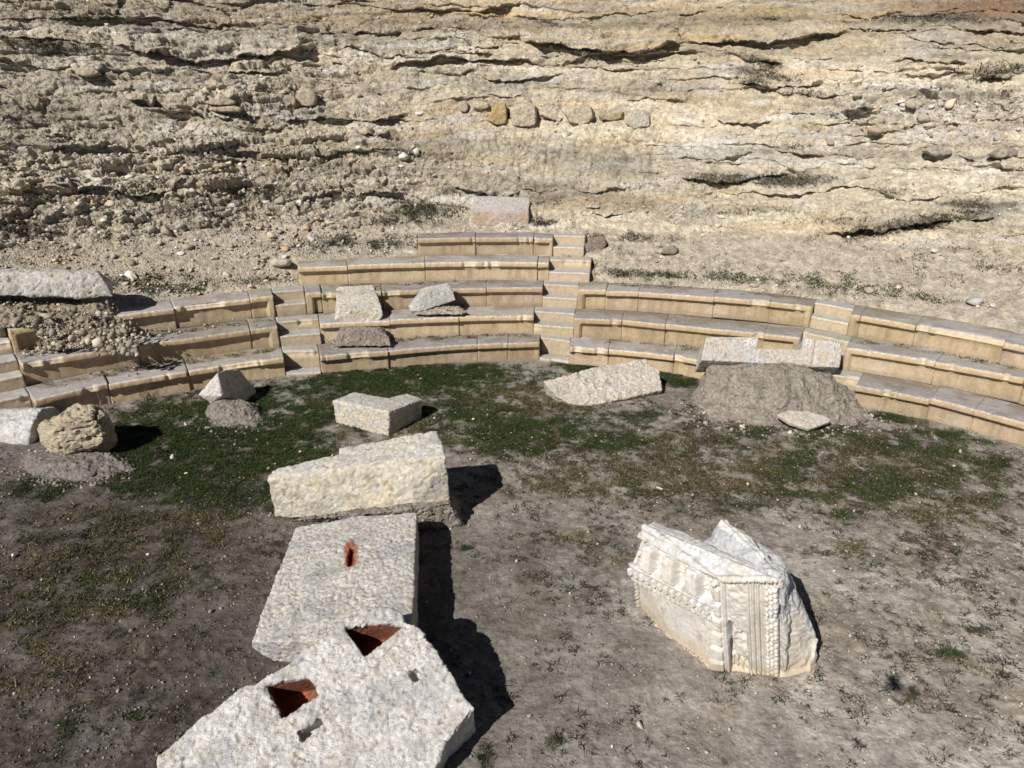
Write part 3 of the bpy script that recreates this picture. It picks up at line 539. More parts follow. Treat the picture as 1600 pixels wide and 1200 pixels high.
blades('weeds', np.stack([bx2, by2, ground_h(bx2, by2)-.004], 1), rng.uniform(.3, 1., len(ii))*np.clip(rad[ii]*.6, .010, .035), rng.uniform(.004, .011, len(ii)), tc_, 1.5)
# scrub on the slope
k = rng.integers(0, len(_HB), 1500000); bx, by = _HX[k], _HY[k]; q = _HB[k]; cl = fbm(q*2.4, 3, 81)
w = np.clip(PATCH(bx, by, WEEDS)*(1.3+1.6*cl)-.25, 0, 1)+.05*(cl > .5); m = rng.uniform(size=len(k)) < w*.8; k1 = k[m]
blades('slope_scrub', _HB[k1]-np.array([0, 0, .01]), rng.uniform(.02, .11, len(k1)), rng.uniform(.006, .016, len(k1)), pick([(.075,.065,.045),(.11,.095,.065),(.055,.055,.035),(.14,.12,.085)], len(k1), .25), .9)
w = np.clip(PATCH(bx, by, GREENW)*(1.15+1.5*cl+1.3*fbm(q*7, 2, 84))-.15, 0, 1)+np.clip(PATCH(bx, by, [(1200,440,300,26,.09,1.),(560,384,150,16,0,.8),(270,444,110,20,0,.8),(1440,400,160,40,0,.5),(660,332,70,20,0,.9),(850,350,50,14,0,.8)])*(1.9*fbm(q*3.3, 3, 85)+.5*cl+.25)-.14, 0, 1); m = rng.uniform(size=len(k)) < w; k1 = k[m]
blades('slope_grass', _HB[k1]-np.array([0, 0, .01]), rng.uniform(.015, .06, len(k1)), rng.uniform(.007, .016, len(k1)), pick([(.035,.055,.018),(.05,.065,.025),(.08,.08,.04)], len(k1), .25), .7)

# ------------------------------------------------------------------ loose marble in the orchestra
def up(p, dz): return np.array([p[0], p[1], p[2]+dz])
# --- A: big slab with cut sockets in the foreground
plA = fitplane([P(243,1180,.30), P(410,1072,.60), P(590,950,.86), P(668,985,.80), P(740,1107,.47), P(690,1180,.30)])
A = lambda x, y: PL(x, y, plA); nA = plA[1]
outA = [(242,1181),(282,1150),(314,1120),(342,1103),(366,1082),(384,1071),(398,1070),(408,1063),(419,1053),(454,1036),(475,1014),(496,1000),(515,992),(531,977),(535,968),(549,963),(565,955),(580,951),(598,948),(615,950),(629,962),(637,976),(648,973),(657,983),(667,1000),(688,1025),(702,1048),(715,1067),(728,1092),(741,1107),(722,1128),(712,1143),(696,1158),(688,1180),(681,1193),(660,1260),(610,1330),(430,1340),(250,1280)]
recA = [[(414,1070),(482,1057),(499,1084),(440,1124)], [(534,979),(572,1025),(633,977),(590,973)], [(499,1119),(506,1132),(472,1158),(464,1145)], [(639,1049),(653,1044),(660,1058),(648,1068)]]
depA = [.36, .40, .15, .12]
def cutA(i):
    return PR([A(*q)+nA*.12 for q in recA[i]], -nA*(depA[i]+.12))
def paintA(V, N, c):
    dpt = -((V-plA[0])@nA); k = np.zeros(len(V)); px, py = proj(V)
    px, py = proj(V+nA*dpt[:, None]); inside = ((px > 405) & (px < 505) & (py > 1050) & (py < 1135))|((px > 525) & (px < 640) & (py > 962) & (py < 1032))
    k = sstep(.03, .07, dpt)*inside*(dpt < .415)*((px > 520)|((py-1124) < (px-440)*(-.678)+5))
    return mix(c, mix((.33, .075, .016), (.17, .065, .025), np.clip(.5+fbm(V*9, 3, 3), 0, 1)), k*.92)
stone('marble_slab', [PR([A(*q) for q in outA], -nA*.44-np.array([0, 0, .14]))], 'big pale slab with two rust-red cut sockets, in the foreground', 'marble block', .010, .020, .011, .9, 2, [cutA(i) for i in range(4)], dict(c1=(.64,.615,.58), c2=(.42,.415,.42), c3=(.53,.48,.41)), seed=1, paint=paintA, chs=24, calm=lambda V: 1-.75*sstep(.03, .08, -((V-plA[0])@nA))*(-((V-plA[0])@nA) < .42))
# --- B: slab with a rusty slot behind it
tB = [P(462,824,.36), P(560,806,.44), P(652,800,.5), P(644,985,.5), P(560,1000,.42), P(470,1000,.34), P(391,1003,.28)]; plB = fitplane(tB); B_ = lambda x, y: PL(x, y, plB)
def paintB(V, N, c):
    d = -((V-plB[0])@plB[1]); px, py = proj(V+plB[1]*d[:, None]); k = (1-sstep(.7, 1.25, np.hypot((px-549)/11, (py-868)/23)+.3*fbm(V*14, 2, 5)))*(d < .2)
    k2 = np.maximum((1-sstep(.8, 1.2, np.hypot((px-548)/7, (py-876)/12))), (d > .012)*(np.abs(px-549) < 9)*(np.abs(py-871) < 22))
    return mix(mix(c, (.34, .14, .07), k), (.16, .035, .012), k2)
stone('marble_slab', [H(*tB, P(430,1036,-.02), P(393,1013,.16), drop(tB[0]), drop(tB[2]), drop(tB[3]), P(560,1040,-.02))], 'flat pale slab with a small rusty slot, between the socketed slab and the long notched block', 'marble block', .011, .014, .010, .8, 2,
      [PR([B_(*q)+plB[1]*.1 for q in [(546,856),(555,858),(552,886),(543,888)]], -plB[1]*.145)], dict(c1=(.60,.57,.525), c2=(.42,.41,.405), c3=(.51,.46,.38)), seed=2, paint=paintB, chs=22)
# --- S3: long block resting on the slab
fb = [P(430,809,.02), P(560,812,.13), P(640,801,.24), P(704,783,.35)]
stone('marble_block', [H(fb[0], fb[1], P(418,748,.61), P(424,734,.66), P(526,709,.82), P(560,728,.83), P(530,728,.78), P(600,806,.18), drop(P(424,734,.66), .02), drop(P(526,709,.82), .05), P(600,720,.88)),
      H(fb[1], fb[2], fb[3], P(530,728,.77), P(530,699,.83), P(683,671,1.1), P(698,712,1.01), drop(P(530,699,.83), .1), drop(P(683,671,1.1), .3))],
      'long cream block with a stepped upper edge, leaning across the flat slab', 'marble block', .014, .018, .010, .9, 3, (), dict(c1=(.62,.565,.46), c2=(.50,.45,.37), c3=(.60,.51,.36), topc=(.57,.55,.52)), seed=3, chs=10)
# --- L-shaped block
tL = [P(519,625.5,.41), P(553,611.7,.41), P(607,622,.41), P(636,613.8,.39), P(661,622.7,.355), P(608,643,.435)]
stone('marble_block', [H(tL[0], tL[1], tL[2], tL[5], *[drop(np.array(p), -.05) for p in (tL[0]*[.99,1,1], tL[1], tL[2])], drop(tL[5], -.03)-np.array([.045, -.02, 0]), P(527,659,0)), H(tL[2], tL[3], tL[4], tL[5], *[drop(p) for p in (tL[2], tL[3])], drop(tL[5], -.03)-np.array([.045, -.02, 0]), drop(tL[4], -.03)-np.array([.05, -.02, 0]))],
      'small L-shaped block with a rough dark pitted end, standing in the grass', 'marble block', .013, .008, .007, .5, 2, (), dict(c1=(.62,.57,.49), c2=(.55,.50,.43), c3=(.60,.52,.38), topc=(.56,.54,.50)), seed=4, chs=20)
# --- flat slab by the seats
pl11 = fitplane([P(915,634,.02), P(1034,609,.10), P(1010,561,.52), P(850,596,.36)])
o11 = [(850,595.5),(870,590),(900,582),(930,574),(965,567),(1010,561),(1014,568),(1030,577),(1034,609),(1005,616),(980,621),(944,629),(915,634),(896,632),(869,620),(856,605)]
stone('marble_slab', [PR([PL(a, b, pl11) for a, b in o11], -pl11[1]*.1+np.array([.05, .25, -.25]))], 'pale chiselled slab lying flat by the seats, in front of the centre stairway', 'marble block', .014, .02, .012, .8, 2, (), dict(c1=(.62,.55,.47), c2=(.54,.48,.42), c3=(.56,.49,.38)), seed=5, chs=11, layer=.02)
# --- wedge on its heap
n5 = np.array([.96, -.02, .27]); n5 /= np.linalg.norm(n5); pl5 = (P(351,606,.44), n5); R5 = lambda x, y: PL(x, y, pl5)
ridge5 = [R5(351,606), R5(347,619), R5(340,582)]
stone('marble_fragment', [H(*ridge5, R5(352,578), R5(373,577), R5(390,598), R5(409,622), R5(391,630), R5(352,620), P(329,630,.2), P(309,617,.38), P(309,617,.38)+np.array([.2, .6, 0]), R5(373,577)-np.array([.3, 0, .1]), P(329,630,.2)+np.array([.4, .8, 0]))], 'wedge-shaped marble fragment with one white face, on a low dirt heap', 'marble block', .013, .012, .005, .6, 2, (), dict(c1=(.66,.62,.56), c2=(.52,.50,.48), c3=(.60,.55,.44)), seed=6)
# --- brown boulder and grey block at the left
stone('boulder', [blob([(60,690),(66,662),(95,646),(122,633),(146,634),(166,646),(178,664),(183,690),(168,706),(130,716),(84,728),(70,716)], 10.05, 1.15)], 'rough brown boulder with pitted layers, at the left beside the grey block', 'boulder', .014, .06, .02, .5, 2, (), dict(c1=(.50,.43,.31), c2=(.38,.32,.25), c3=(.56,.48,.34)), m='boulder', seed=7, chs=9, layer=.08)
stone('marble_block', [H(D(-90,662,10.6), D(66,638,10.6), D(87,636,11.1), D(92,643,11.1), D(50,664,10.2), D(42,690,10.1), D(47,712,10.1), D(-90,730,10.1), D(66,706,10.9), D(-90,640,11.1))], 'bluish grey marble block cut off by the left picture edge, beside the brown boulder', 'marble block', .016, .03, .010, .8, 3, (), dict(c1=(.60,.59,.58), c2=(.44,.44,.45), c3=(.52,.47,.40)), seed=8, chs=12)
# --- slab on the rubble at far left
s8 = [D(x, y, Y) for x, y, Y in [(-110,428,12.5),(60,424,12.95),(150,424,13.3),(160,434,13.15),(176,452,13.2),(176,464,13.1),(120,466,12.9),(60,458,12.7),(-110,459,12.1),(-110,424,13.0),(20,421,13.3),(150,421,13.7),(172,438,13.75),(176,460,13.7),(-110,450,12.9)]]
stone('marble_slab', [H(*s8)], 'long rough grey slab on top of the rubble heap at the left edge', 'marble block', .016, .03, .014, .8, 3, (), dict(c1=(.58,.55,.50), c2=(.46,.44,.41), c3=(.50,.44,.35)), seed=9, chs=10)
# --- two stones on the seats
stone('marble_block', [H(D(526,449,15.25), D(540,446,15.3), D(583,444,15.3), D(597,480,14.45), D(599,492,14.33), D(590,506,14.2), D(532,506,14.2), D(523,501,14.22), D(527,482,14.38), D(560,484,14.34), D(595,490,15.2), D(585,500,15.0), D(530,490,15.1))], 'square rough block perched on the second seat row above a soil heap', 'marble block', .013, .014, .010, .8, 3, (), dict(c1=(.60,.55,.48), c2=(.46,.43,.39), c3=(.56,.49,.38), face=((0,-.95,-.2), (.36,.29,.19))), seed=10, chs=14)
stone('marble_fragment', [H(*[D(x, y, Y) for x, y, Y in [(637,478,14.62),(659,450,14.95),(698,441,15.05),(705,447,15.0),(712,469,14.75),(655,488,14.5),(641,486,14.5),(655,462,14.6),(712,468,15.2),(650,480,14.95)]])], 'grey wedge fragment leaning on the third seat row above loose gravel', 'marble block', .013, .012, .006, .7, 2, (), dict(c1=(.52,.50,.47), c2=(.42,.42,.41), c3=(.50,.46,.39)), seed=12, chs=13)
# --- notched beam on the mound
pB = (P(1200,567,.74), None); tilt = math.radians(38); n12 = np.array([.10, -math.cos(tilt), math.sin(tilt)]); n12 /= np.linalg.norm(n12); pl12 = (P(1200,567,.74), n12)
o12 = [(1095,563),(1104,526),(1186,525.6),(1184,544),(1253,545),(1256,527),(1317,536),(1312,574),(1272,573),(1240,569),(1181,567),(1129,564)]
Q12 = lambda x, y: PL(x, y, pl12)
back12 = -n12*.42+np.array([.05, .05, -.12])
stone12 = stone('notched_beam', [PR([Q12(*q) for q in o12], back12)], 'long grey-white beam with a square notch and white painted marks, lying on the dirt mound', 'marble block', .011, .006, .004, .5, 2, [PR([Q12(1274,530)+n12*.1, Q12(1279,530)+n12*.1, Q12(1272,570)+n12*.1, Q12(1268,570)+n12*.1], -n12*.125), PR([Q12(1184,540)+n12*.1, Q12(1187,540)+n12*.1, Q12(1180,570)+n12*.1, Q12(1178,570)+n12*.1], -n12*.115)], dict(c1=(.58,.53,.47), c2=(.56,.56,.57), c3=(.60,.50,.38)), seed=13)
def strokes(name, parent, pl, lines, w, colr, off=.012):
    bm = bmesh.new(); n = Vector(pl[1])
    for ln in lines:
        p = [Vector(PL(a, b, pl))+n*off for a, b in ln]
        for a, b in zip(p[:-1], p[1:]):
            s = (b-a).normalized().cross(n)*w; e = (b-a).normalized()*w*.5
            vs = [bm.verts.new(v) for v in (a-s-e, a+s-e, b+s+e, b-s+e)]; f = bm.faces.new(vs)
    r = bmesh.ops.extrude_face_region(bm, geom=bm.faces[:]); bmesh.ops.translate(bm, vec=-n*.02, verts=[v for v in r['geom'] if isinstance(v, bmesh.types.BMVert)])
    me = bpy.data.meshes.new(name); bm.to_mesh(me); bm.free(); setcol(me, np.tile(colr, (len(me.vertices), 1)))
    o = link(name, me, M['carved'], parent); o.matrix_parent_inverse = Matrix.Translation(parent.location).inverted(); return o
circ = lambda x, y, rx, ry: [(x+rx*math.cos(i*.9), y+ry*math.sin(i*.9)) for i in range(8)]
strokes('painted_mark', stone12, pl12, [[(1160,535),(1166,533),(1170,537)], [(1171,530),(1168,541)], circ(1176,535.5,2.6,3), [(1171,529),(1174,531)]], .007, (.8,.79,.77))
strokes('painted_mark', stone12, pl12, [[(1260,530),(1268,532)], [(1262,530),(1259,541)], [(1268,532),(1265,542)], [(1261,537),(1269,538)]], .006, (.76,.75,.73))
strokes('painted_mark', stone12, pl12, [[(1284,533),(1290,537),(1296,533),(1301,538)], [(1304,535),(1302,541)], [(1308,536),(1306,543)], [(1312,537),(1310,543)]], .006, (.76,.74,.72))
# --- small flat fragment
pl13 = fitplane([P(1213,647,.2), P(1264,670,.10), P(1298,657,.16), P(1256,640,.3)])
stone('marble_fragment', [PR([PL(a, b, pl13) for a, b in [(1213,647),(1232,641),(1262,642),(1290,650),(1300,655),(1296,659),(1264,670),(1235,661)]], -pl13[1]*.07)], 'small thin flat fragment at the foot of the dirt mound', 'marble block', .01, .006, .003, .5, 1, (), dict(c1=(.57,.51,.44), c2=(.50,.45,.39)), seed=14)
# --- lone block on the slope
stone('marble_block', [H(*[D(x, y, Y) for x, y, Y in [(741,309,18.5),(745,305,18.65),(824,308,18.65),(828,313,18.5),(826,331,17.9),(736,330,17.9),(735,352,17.85),(826,354,17.85),(735,352,18.6),(828,352,18.6)]])], 'lone block with a mauve-grey top above the topmost seat row', 'marble block', .016, .014, .006, .6, 2, (), dict(c1=(.55,.50,.47), c2=(.46,.42,.43), c3=(.52,.45,.40), face=((0,-1,0), (.44,.31,.19))), seed=15)
stone('broken_block', [blob([(914,384),(924,371),(944,368),(949,380),(944,393),(913,403)], 17.15, .55, .9)], 'rough dark brown broken block beside the steps of the topmost seat row', 'stone block', .015, .02, .010, .6, 2, (), dict(c1=(.30,.25,.19), c2=(.26,.22,.18), c3=(.34,.28,.2)), seed=16, m='boulder')
stone('marble_fragment', [blob([(421,408),(428,404),(450,404),(456,408),(454,415),(436,418),(423,416)], 15.95, .4)], 'small pale fragment at the left end of the fourth seat row', 'marble block', .014, .012, .006, .7, 2, (), dict(c1=(.55,.50,.44), c2=(.48,.42,.36)), seed=17)
# --- boulders bedded in the cliff
def bedded(ol, label, t=.5, out=.0, color=dict(c1=(.60,.52,.39), c2=(.52,.45,.34), c3=(.60,.50,.35)), seed=30, name='boulder'):
    c = np.mean(ol, 0); Y = hill_at(*c)[1]
    stone(name, [blob(ol, Y+.02-out*.3, t, .84)], label, 'boulder', .02, .035, .010, .35, 1, (), color, m='boulder', seed=seed, group='boulders bedded in the slope')
el = lambda x, y, rx, ry, n=10, p=2.6: [(x+rx*np.sign(math.cos(a))*abs(math.cos(a))**(2/p), y+ry*np.sign(math.sin(a))*abs(math.sin(a))**(2/p)) for a in np.linspace(0, 6.283, n, False)]
bedded([(797,172),(803,164),(822,161),(838,165),(841,182),(838,198),(815,201),(798,198)], 'smooth squarish cream boulder, largest of the boulder row in the cliff', .8, .25, seed=31)
bedded([(881,176),(890,166),(908,163),(925,167),(929,182),(922,193),(905,197),(887,192)], 'rounded pale boulder right of the largest one in the boulder row', .7, .25, dict(c1=(.60,.52,.40), c2=(.56,.46,.30)), 32)
bedded([(975,195),(980,178),(992,170),(1008,172),(1017,182),(1018,198),(990,203)], 'rough whitish boulder at the right end of the boulder row', .7, .2, dict(c1=(.60,.57,.50), c2=(.52,.46,.36)), 33)
bedded([(760,190),(770,176),(775,162),(790,160),(794,180),(792,195),(775,197)], 'orange-brown upright boulder left of the largest one in the boulder row', .6, .2, dict(c1=(.50,.36,.19), c2=(.45,.33,.2)), 34)
bedded(el(752,165,14,6), 'flat stone on top of the left end of the boulder row', .4, .2, seed=35)
bedded(el(724,167,8,9), 'small round stone at the far left end of the boulder row', .4, .15, dict(c1=(.52,.46,.36), c2=(.44,.38,.3)), 36)
bedded([(842,178),(862,178),(880,184),(878,192),(862,188)], 'low flat stone between the two largest boulders of the boulder row', .4, .2, seed=37)
bedded([(935,180),(955,178),(974,175),(972,185),(955,190),(938,188)], 'brownish flat stone before the whitish end boulder of the boulder row', .4, .2, dict(c1=(.45,.36,.22), c2=(.42,.34,.23)), 38)
bedded(el(479,153,17,15), 'round brown boulder, larger of a pair in the dark rubble pocket', .6, .25, dict(c1=(.44,.37,.28), c2=(.38,.33,.26)), 39)
bedded(el(452,158,11,10), 'round brown boulder, smaller of a pair in the dark rubble pocket', .5, .25, dict(c1=(.44,.37,.28), c2=(.38,.33,.26)), 40)
bedded([(115,110),(130,102),(150,106),(160,116),(140,120),(118,118)], 'stack-like flat rock in the upper left of the cliff', .5, .2, dict(c1=(.46,.39,.28), c2=(.38,.33,.25)), 41)
bedded(el(345,160,26,5), 'upper flat slab of two thin ledges left of the dark rubble pocket', .5, .3, dict(c1=(.48,.41,.29), c2=(.40,.34,.25)), 42)
bedded(el(352,171,28,5), 'lower flat slab of two thin ledges left of the dark rubble pocket', .5, .3, dict(c1=(.48,.41,.29), c2=(.40,.34,.25)), 43)
bedded([(1042,385),(1052,382),(1062,390),(1056,398),(1030,397)], 'dark brown rock on the pale slope right of the topmost seats', .4, .15, dict(c1=(.33,.29,.22), c2=(.29,.25,.2)), 44)
bedded(el(926,323,14,3.2), 'thin white flat stone on the sand right of the lone block', .25, .1, dict(c1=(.64,.60,.55), c2=(.56,.52,.47)), 45)
bedded([(1440,236),(1462,228),(1485,232),(1490,240),(1462,244)], 'smooth grey rock on the pale slope at the right', .5, .2, dict(c1=(.46,.42,.37), c2=(.42,.38,.33)), 46)
bedded([(1540,242),(1560,232),(1590,234),(1592,243),(1560,248)], 'dark grey flat rock near the right picture edge, halfway up the cliff', .5, .2, dict(c1=(.36,.32,.27), c2=(.33,.3,.25)), 47)
bedded(el(363,322,6,4.5), 'small white stone among the grey rubble left of the seats', .2, .1, dict(c1=(.66,.64,.6), c2=(.6,.58,.54)), 48)
bedded(el(1358,453,9,6), 'pale round stone among the green weeds behind the right seats', .25, .1, dict(c1=(.50,.43,.33), c2=(.46,.40,.31)), 49)

# --- dirt mounds
def mound(pts, label, seed, col=(.255, .215, .17), voxel=.02, lump=.05, chis=.014, name='dirt_mound', layer=.0, extra=()):
    return stone(name, [H(*pts)]+[H(*e) for e in extra], label, 'dirt mound', voxel, lump, chis, .8, 4, (), dict(c1=col, c2=tuple(.8*c for c in col), c3=tuple(1.15*c for c in col)), m='soil', seed=seed, chs=9, layer=layer)
mound([P(1112,570,.66), P(1150,563,.74), P(1240,566,.76), P(1268,575,.72), P(1283,590,.55), P(1140,600,.46), P(1225,606,.52), P(1292,608,.42), P(1100,600,.34), P(1082,620,-.03), P(1110,642,-.03), P(1160,656,-.03), P(1230,664,-.03), P(1310,662,-.03), P(1358,654,-.03), P(1330,628,.12), P(1352,625,-.03), P(1130,560,.5), P(1262,568,.5), P(1320,612,-.03), P(1095,590,-.03)], 'broad grey dirt mound under the notched beam', 60, (.26,.228,.19), .013, .10, .014, layer=.02, extra=[[P(1072,632,-.04), P(1102,655,-.04), P(1178,670,-.04), P(1288,674,-.04), P(1366,662,-.04), P(1352,640,-.04), P(1085,612,-.04), P(1112,628,.13), P(1170,642,.15), P(1290,648,.13), P(1325,638,.10), P(1200,600,.2)]])
mound([P(318,655,-.03), P(330,635,.18), P(345,622,.26), P(385,625,.24), P(398,640,.12), P(412,652,-.03), P(370,668,-.03), P(335,664,-.03), P(410,635,-.03), P(330,628,-.03)], 'small dirt heap under the wedge-shaped fragment', 61, (.22,.195,.165), .012, .03, .02, extra=[[P(300,662,-.03), P(350,678,-.03), P(405,672,-.03), P(425,650,-.03), P(330,640,-.03), P(340,655,.06), P(390,654,.06)]])
mound([P(20,735,-.03), P(60,722,.12), P(120,718,.16), P(165,708,.14), P(215,735,-.03), P(150,752,-.03), P(70,756,-.03), P(200,715,-.03), P(40,700,-.03)], 'low dirt rise under the brown boulder', 62, (.20,.175,.155), .014, .04, .018)
mound([P(440,815,-.03), P(520,806,.3), P(600,800,.36), P(660,792,.40), P(706,785,.42), P(712,806,.2), P(722,824,-.03), P(660,830,-.03), P(700,770,.3), P(716,778,-.03), P(560,790,.2), P(700,820,.06)], 'crumbly soil lump wedged under the right end of the long cream block', 63, (.24,.212,.18), .012, .04, .02)
mound([D(533,512,14.0), D(560,509,14.0), D(592,512,14.0), D(610,530,13.8), D(612,541,13.68), D(525,541,13.65), D(528,528,13.75), D(520,538,14.1), D(600,535,14.1), D(600,512,14.25), D(532,512,14.25)], 'dark soil heap on the lowest seat row under the perched square block', 64, (.24,.205,.17), .015, .03, .016)
mound([D(60,473,12.8), D(120,475,12.98), D(166,476,13.16), P(180,496,1.2), P(205,514,.98), P(196,524,.86), P(75,552,.84), P(62,520,1.05), P(80,500,1.28), P(70,545,.9), P(140,538,.86), D(60,470,13.3), D(160,472,13.6), P(120,510,1.12)], 'steep heap of rubble and earth under the long slab at the left edge', 65, (.27,.225,.17), .018, .07, .03,
      extra=[[D(-70,472,12.4), D(70,474,12.85), P(62,505,1.3), P(40,511,1.24), P(-70,520,1.24), D(-70,470,12.8), D(70,470,13.2), P(-70,508,1.34), P(40,498,1.36)]])
stone('soil_heap', [H(*[D(x, y, Y) for x, y, Y in [(645,489,14.5),(680,484,14.55),(718,480,14.6),(730,488,14.55),(720,492,14.45),(650,493,14.4),(690,478,14.9),(715,480,14.9),(650,486,14.8)]])], 'gravelly soil under the grey wedge fragment on the seats', 'dirt mound', .015, .02, .016, .8, 3, (), dict(c1=(.36,.31,.24), c2=(.28,.24,.19), c3=(.42,.36,.28)), m='soil', seed=66)
def skirt(name, pix, n, size, cols, sp=14):
    pts = []
    for _ in range(n):
        i = rng.integers(0, len(pix)-1); u = rng.uniform(); a = pix[i][0]+(pix[i+1][0]-pix[i][0])*u; b = pix[i][1]+(pix[i+1][1]-pix[i][1])*u
        w_ = P(a+rng.normal(0, sp), b+rng.normal(0, sp*.45)); pts.append(w_)
    pts = np.array(pts); pts[:, 2] = ground_h(pts[:, 0], pts[:, 1]); scatter_rocks(name, pts, np.clip(size*np.exp(rng.normal(0, .6, n)), .006, .07), pick(cols, n), 1, .35)
skirt('soil_clods', [(1066,625),(1104,658),(1180,673),(1290,677),(1368,662),(1355,640)], 420, .02, [(.33,.29,.25),(.27,.24,.2),(.4,.36,.31)], 18)
# gravel and crumbs on the soil heaps
def crumbs_on(names, n, size, cols):
    for nm in names:
        o = [o for o in bpy.data.objects if o.get('label', '').startswith(nm)][0]; me = o.data; V = np.empty(len(me.vertices)*3, np.float32); me.vertices.foreach_get('co', V); V = V.reshape(-1, 3)+np.array(o.location)
        V = V[V[:, 2] > V[:, 2].min()+.03]; q = V[rng.integers(0, len(V), n)]
        scatter_rocks('soil_clods', q, np.clip(size*np.exp(rng.normal(0, .6, n)), .005, .05), pick(cols, n, .2), 1, .5)
SC = [(.25,.22,.19),(.20,.18,.15),(.30,.27,.23),(.16,.14,.12)]
crumbs_on(['broad grey dirt'], 1100, .012, SC); crumbs_on(['small dirt heap', 'crumbly soil lump', 'dark soil heap'], 700, .011, SC); crumbs_on(['low dirt rise', 'gravelly soil'], 700, .010, SC)
skirt('soil_clods', [(300,655),(335,674),(380,678),(420,655)], 160, .014, [(.33,.29,.25),(.25,.22,.18)], 8)
skirt('soil_clods', [(20,738),(70,756),(150,752),(215,735)], 220, .014, [(.33,.29,.25),(.25,.22,.18)], 10)
skirt('soil_clods', [(660,832),(700,828),(722,815),(716,785)], 120, .014, [(.33,.29,.25),(.25,.22,.18)], 7)
# gravel on and around the seats
def gravel(name, polys, n, size, cols):
    pts = []
    for (x0, y0, x1, y1, z0, z1, k) in polys:
        for _ in range(int(n*k)):
            u, v = rng.uniform(), rng.uniform()
            xx = x0+(x1-x0)*u; yy = y0+(y1-y0)*u+rng.normal(0, 6) if False else y0+(y1-y0)*u
            pts.append(P(xx, yy-v*18*1., z0+(z1-z0)*rng.uniform(0, .15)))
    pts = np.array(pts); sz = np.clip(size*np.exp(rng.normal(0, .5, len(pts))), .008, .08)
    scatter_rocks(name, pts, sz, pick(cols, len(pts)), 1, .3)
GC = [(.42,.37,.29),(.36,.31,.25),(.48,.42,.33),(.32,.28,.22)]
gravel('seat_gravel', [(60,556,235,530,.83,.9,1.),(120,545,225,528,.83,.95,.8),(30,560,120,548,.83,.9,.5),(230,530,330,516,.83,.84,.12)], 260, .028, GC)
gravel('seat_gravel', [(80,608,340,566,.41,.42,.3),(510,545,620,537,.41,.44,1.),(520,543,605,538,.41,.55,.6),(640,494,730,488,.83,.87,1.),(300,520,430,506,.83,.84,.25),(620,534,840,530,.41,.42,.12)], 120, .02, GC)
V0 = []
for _ in range(4200):
    a, b = rng.uniform(-20, 215), rng.uniform(472, 556)
    if (a < 60 and b > 512) or (a > 185 and b < 498) or (a < 150 and b > 556-.1*a): continue
    z = (1.62-.0095*(b-472)) if a < 60 else 1.60-.76*(b-472)/80
    if rng.uniform() < .3+.7*sstep(500, 530, b): V0.append((a, b, max(z, 1.24 if a < 60 else .83)+.02))
S0 = np.clip(.014*np.exp(rng.normal(0, .9, len(V0))), .008, .14); V0 = np.array([P(*v) for v in V0])
scatter_rocks('heap_rubble', V0, S0, pick(GC+[(.28,.23,.18),(.30,.26,.2)], len(V0), .22), 1, .3)
# soil strips and little weeds lying on the treads
tw = []
for k, x0, x1, nn in ((1,620,830,40),(1,80,430,60),(2,640,720,10),(2,1340,1600,40),(1,950,1100,14),(3,920,1240,20),(2,60,430,50),(3,480,840,20)):
    for _ in range(nn):
        th = th_of(k, rng.uniform(x0, x1)); r_ = float(rfun(k)(th))+rng.uniform(.45, .72); tw.append((CX+r_*math.sin(th), CY+r_*math.cos(th), ZL[k]-.012))
tw = np.array(tw); ii = np.repeat(np.arange(len(tw)), 26); o_ = rng.normal(0, .035, (len(ii), 3)); o_[:, 2] = 0; o_[:, 0] *= 1.8
blades('seat_weeds', tw[ii]+o_, rng.uniform(.01, .05, len(ii)), rng.uniform(.004, .009, len(ii)), pick([(.10,.085,.05),(.06,.07,.03),(.16,.13,.08)], len(tw), .2)[ii], .9)
# single dry plants at the foot of the left seats
def dry_plant(px, py, h, label, n=16):
    b = P(px, py, 0.); bm = bmesh.new()
    for _ in range(n):
        d = Vector((rng.normal(0, .5), rng.normal(0, .5), 1)).normalized()*h*rng.uniform(.5, 1); p = Vector((rng.normal(0, .05), rng.normal(0, .05), -.01)); pv = None
        for i in range(5):
            q = p+d*(i/4)+Vector((rng.normal(0, .012), rng.normal(0, .012), 0)); rr_ = .007*(1-i/5)+.0015
            vs = [bm.verts.new(q+Vector((rr_*math.cos(a), rr_*math.sin(a), 0))) for a in (0, 2.1, 4.2)]
            if pv:
                for a in range(3): bm.faces.new((pv[a], pv[(a+1) % 3], vs[(a+1) % 3], vs[a]))
            pv = vs
    me = bpy.data.meshes.new('dry_plant'); bm.to_mesh(me); bm.free(); setcol(me, np.tile((.16,.125,.085), (len(me.vertices), 1)))
    o = link('dry_plant', me, M['grass']); o.location = b+np.array([0, 0, .0]); tag(o, label, 'plant', 'dry plants below the seats')
dry_plant(154, 640, .5, 'thin dry stalks rising behind the brown boulder', 5)
dry_plant(232, 624, .3, 'twiggy dry weed against the lowest seat row, right of the brown boulder')

